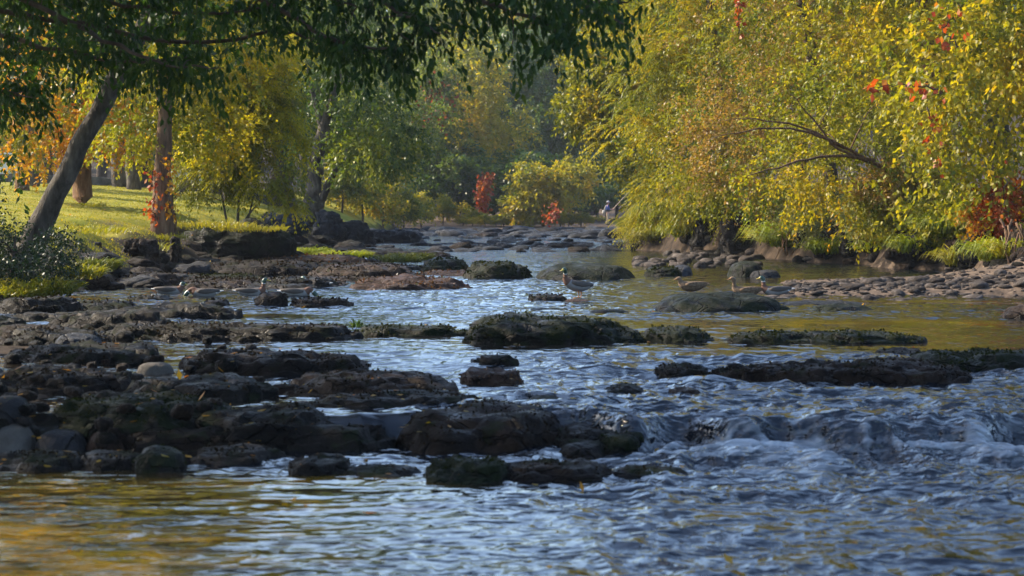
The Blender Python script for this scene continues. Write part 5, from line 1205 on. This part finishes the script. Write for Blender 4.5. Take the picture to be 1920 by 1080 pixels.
G = Geo()
for sd in (-1, 1):
    G.tube([(.125, sd * .035, 1.655), (.142, sd * .035, 1.655)], [.014, .008], 8)
link('eyes', G.mesh('angler_eyes', M['d_black']), ang)
G = Geo(); G.tube([(.12, 0, 1.66), (.155, 0, 1.625), (.13, 0, 1.61)], [.012, .022, .012], 8); link('nose', G.mesh('angler_nose', M['skin']), ang)
for sd, hx in ((-1, (.43, -.11, 1.18)), (1, (.43, .05, 1.24))):
    G = Geo(); h = np.array(hx); G.tube([h - [.05, 0, .01], h, h + [.045, 0, .01]], [(.026, .034), (.03, .042), (.024, .036)], 8)
    for f in range(4): 
        o_ = h + [.035 - .003 * f, -.02, .032 - .02 * f]; G.tube([o_, o_ + [.035, -.008, .004], o_ + [.045, .024, .004], o_ + [.02, .045, .002]], [.010, .0095, .009, .007], 6)
    G.tube([h + [-.01, -.03, .03], h + [.03, -.045, .045], h + [.055, -.02, .05]], [.012, .011, .008], 6)
    link('hand', G.mesh('angler_hand', M['skin']), ang)
for px_, py_ in ((-.02, -.15), (.14, .10)):
    G = Geo(); G.tube([(px_ - .12, py_, .05), (px_ - .02, py_, .06), (px_ + .08, py_, .045), (px_ + .16, py_, .03)], [(.035, .04), (.05, .055), (.05, .04), (.03, .025)], 10); link('boot', G.mesh('angler_boot', M['dark_cloth']), ang)
G = Geo(); G.tube([(-.12, .02, 1.46), (-.19, .02, 1.30), (-.22, .02, 1.12), (-.25, .02, 1.0)], [(.03, .03), (.05, .03), (.045, .03), (.03, .03)], 8); G.tube([(-.26, .04, 1.12), (-.27, .04, .95), (-.27, .04, .80)], [(.10, .06), (.13, .075), (.10, .06)], 10)
t_ = tag(link('shoulder_bag', G.mesh('shoulder_bag', M['strap']), None, ph), 'pale bag slung behind the angler on a shoulder strap', 'bag')
G = Geo(); G.tube([(.37, -.10, 1.14), (.47, -.02, 1.26), (.8, .02, 1.62), (1.15, .02, 2.0), (1.7, .02, 2.55)], [.026, .026, .022, .018, .008], 8)
tag(link('fishing_rod', G.mesh('fishing_rod', M['rod']), None, ph), 'pale fishing rod held up at a slant by the angler', 'rod')

# ------------------------------------------------------------------ parked vehicles and low wall behind the lawn
M['silver'] = plain('silver_paint', (.42, .44, .46), .3, spec=.6, bump=0); M['white_paint'] = plain('white_paint', (.7, .7, .7), .35, bump=0); M['glass'] = plain('car_glass', (.02, .025, .03), .08, spec=.8, bump=0); M['tyre'] = plain('tyre', (.015, .015, .015), .85); M['rim'] = plain('rim', (.4, .4, .42), .35)
M['lamp_red'] = plain('lamp_red', (.35, .02, .015), .3); M['lamp_clear'] = plain('lamp_clear', (.6, .6, .58), .2)
def car(label, x, y, rz, paint, roof=1.45):
    z = gz(x, y); root = thing('parked_car', label, 'car', (x, y, z), 'cars parked behind the lawn', rz)
    prof = [(-2.2, .35), (-2.25, .75), (-2.1, .95), (-1.3, 1.0), (-.7, roof - .08), (-.3, roof), (.9, roof), (1.5, roof - .15), (2.0, 1.0), (2.2, .9), (2.22, .4), (1.8, .3), (-1.8, .3)]
    bm = bmesh.new(); f = bm.faces.new([bm.verts.new((a, -.85, c)) for a, c in prof]); e = bmesh.ops.extrude_face_region(bm, geom=[f])
    bmesh.ops.translate(bm, verts=[v for v in e['geom'] if isinstance(v, bmesh.types.BMVert)], vec=(0, 1.7, 0))
    for v in bm.verts:
        if v.co.z > 1.02: v.co.y *= .82
    bmesh.ops.recalc_face_normals(bm, faces=bm.faces); bmesh.ops.bevel(bm, geom=list(bm.edges), offset=.06, segments=3, affect='EDGES', profile=.6)
    me = bpy.data.meshes.new('car_body'); bm.to_mesh(me); bm.free(); me.materials.append(M[paint]); me.polygons.foreach_set('use_smooth', [True] * len(me.polygons)); link('body', me, root)
    for sd in (-1, 1):
        for xs_ in ((-.85, -.05), (.05, .95)):
            a, b_ = xs_; G = Geo(); V = np.array([(a - (.12 if a < -.5 else 0), sd * .845, 1.02), (b_ + (.25 if b_ > .5 else 0), sd * .845, 1.02), (b_, sd * .715, roof - .09), (a + (.3 if a < -.5 else 0), sd * .715, roof - .09)]); V2 = V + [0, sd * .02, 0]
            G.add(np.vstack([V, V2]), [(0, 1, 2, 3), (4, 7, 6, 5), (0, 4, 5, 1), (1, 5, 6, 2), (2, 6, 7, 3), (3, 7, 4, 0)]); link('side_window', G.mesh('side_window', M['glass'], False), root)
        for xw in (-1.4, 1.4):
            G = Geo(); G.tube([(xw, sd * .70, .32), (xw, sd * .74, .32), (xw, sd * .86, .32), (xw, sd * .885, .32)], [.27, .32, .32, .28], 20); wob = link('wheel', G.mesh('wheel', M['tyre']), root)
            G = Geo(); G.tube([(xw, sd * .87, .32), (xw, sd * .90, .32)], [.19, .17], 16); link('rim', G.mesh('rim', M['rim']), wob)
        G = Geo(); G.box((-2.2, sd * .62, .72), (.1, .3, .16)); link('headlight', G.mesh('headlight', M['lamp_clear'], False), root)
        G = Geo(); G.box((2.2, sd * .68, .78), (.1, .22, .2)); link('tail_light', G.mesh('tail_light', M['lamp_red'], False), root)
    G = Geo(); V = np.array([(-1.24, -.66, 1.04), (-1.24, .66, 1.04), (-.72, .58, roof - .06), (-.72, -.58, roof - .06)]); G.add(np.vstack([V, V + [-.03, 0, .03]]), [(0, 1, 2, 3), (4, 7, 6, 5), (0, 4, 5, 1), (1, 5, 6, 2), (2, 6, 7, 3), (3, 7, 4, 0)]); link('windscreen', G.mesh('windscreen', M['glass'], False), root)
car('silver car parked in the shade behind the feathery golden tree', (378 - 960) / F * 114, 114, .15, 'silver')
car('white roofed car in the shade behind the thin trunk at the left edge', (-12 - 960) / F * 112, 112, .05, 'white_paint')
M['wall_stone'] = surf_mat('wall_stone', [(.03, .03, .032), (.07, .07, .072), (.13, .125, .12)], 3, rough=.9, bump=.8, bdist=.03)
G = Geo(); n_ = 60; xs_ = np.linspace(-27, -12, n_); yw = 108.; zz = zterr(xs_, xs_ * 0 + yw)
top = zz + .42 + .03 * n2(xs_, xs_ * 0, 2.5, 8)
V = np.concatenate([np.stack([xs_, xs_ * 0 + yw + dy + .02 * n2(xs_, xs_ * 0, 3, 9), h_], 1) for dy, h_ in ((-.2, zz - .3), (-.2, top), (.2, top), (.2, zz - .3))])
i_ = np.arange(n_ - 1); Q = np.concatenate([np.stack([i_ + k * n_, i_ + 1 + k * n_, i_ + 1 + (k + 1) * n_, i_ + (k + 1) * n_], 1) for k in range(3)]); G.add(V, Q)
tag(link('low_wall', G.mesh('low_wall', M['wall_stone'], False)), 'low dark stone wall along the back of the lawn', 'wall')

# ------------------------------------------------------------------ air, light, camera
m, nt, n, l = new_mat('haze'); pv = n.new('ShaderNodeVolumePrincipled'); pv.inputs['Color'].default_value = (.80, .88, 1., 1); pv.inputs['Density'].default_value = HAZE = .0002; pv.inputs['Anisotropy'].default_value = .25
o = n.new('ShaderNodeOutputMaterial'); l.new(pv.outputs[0], o.inputs[1])
G = Geo(); G.box((0, 400, 28.5), (1240, 1040, 63)); h_ = link('haze', G.mesh('haze', m, False)); tag(h_, kind='stuff')
AZ, EL = R(-68), R(34)
sd = Vector((math.sin(AZ) * math.cos(EL), math.cos(AZ) * math.cos(EL), math.sin(EL)))
li = bpy.data.lights.new('sun', 'SUN'); li.energy = 4.3; li.angle = R(.5); li.color = (1., .86, .66)
so = bpy.data.objects.new('sun', li); COL.objects.link(so); so.rotation_euler = sd.to_track_quat('Z', 'Y').to_euler(); so.location = (-40, 40, 60)
wd_ = bpy.data.worlds.new('World'); sc.world = wd_; wd_.use_nodes = True
nt = wd_.node_tree; nt.nodes.clear(); sk = nt.nodes.new('ShaderNodeTexSky'); sk.sky_type = 'NISHITA'; sk.sun_disc = False; sk.ozone_density = 2.8; sk.dust_density = 1.5; sk.sun_elevation = EL; sk.sun_rotation = AZ
bg = nt.nodes.new('ShaderNodeBackground'); bg.inputs[1].default_value = .15; ow = nt.nodes.new('ShaderNodeOutputWorld'); nt.links.new(sk.outputs[0], bg.inputs[0]); nt.links.new(bg.outputs[0], ow.inputs[0])
cam = bpy.data.cameras.new('camera'); cam.sensor_width = 36; cam.lens = 36 * F / 1920; cam.shift_y = -(540 - HZ) / 1920; cam.clip_start = .1; cam.clip_end = 3000
cam.dof.use_dof = True; cam.dof.focus_distance = 44; cam.dof.aperture_fstop = 3.4
co = bpy.data.objects.new('camera', cam); COL.objects.link(co); co.location = (0, 0, CH); co.rotation_euler = (R(90), 0, 0); sc.camera = co
sc.view_settings.view_transform = 'Standard'; sc.view_settings.look = 'None'; sc.view_settings.gamma = 1; sc.view_settings.exposure = 1.42
sc.cycles.max_bounces = 6; sc.cycles.diffuse_bounces = 3; sc.cycles.glossy_bounces = 3; sc.cycles.transmission_bounces = 4; sc.cycles.transparent_max_bounces = 4; sc.cycles.volume_bounces = 0
sc.cycles.use_denoising = True; sc.cycles.sample_clamp_indirect = 6; sc.cycles.caustics_reflective = False; sc.cycles.caustics_refractive = False
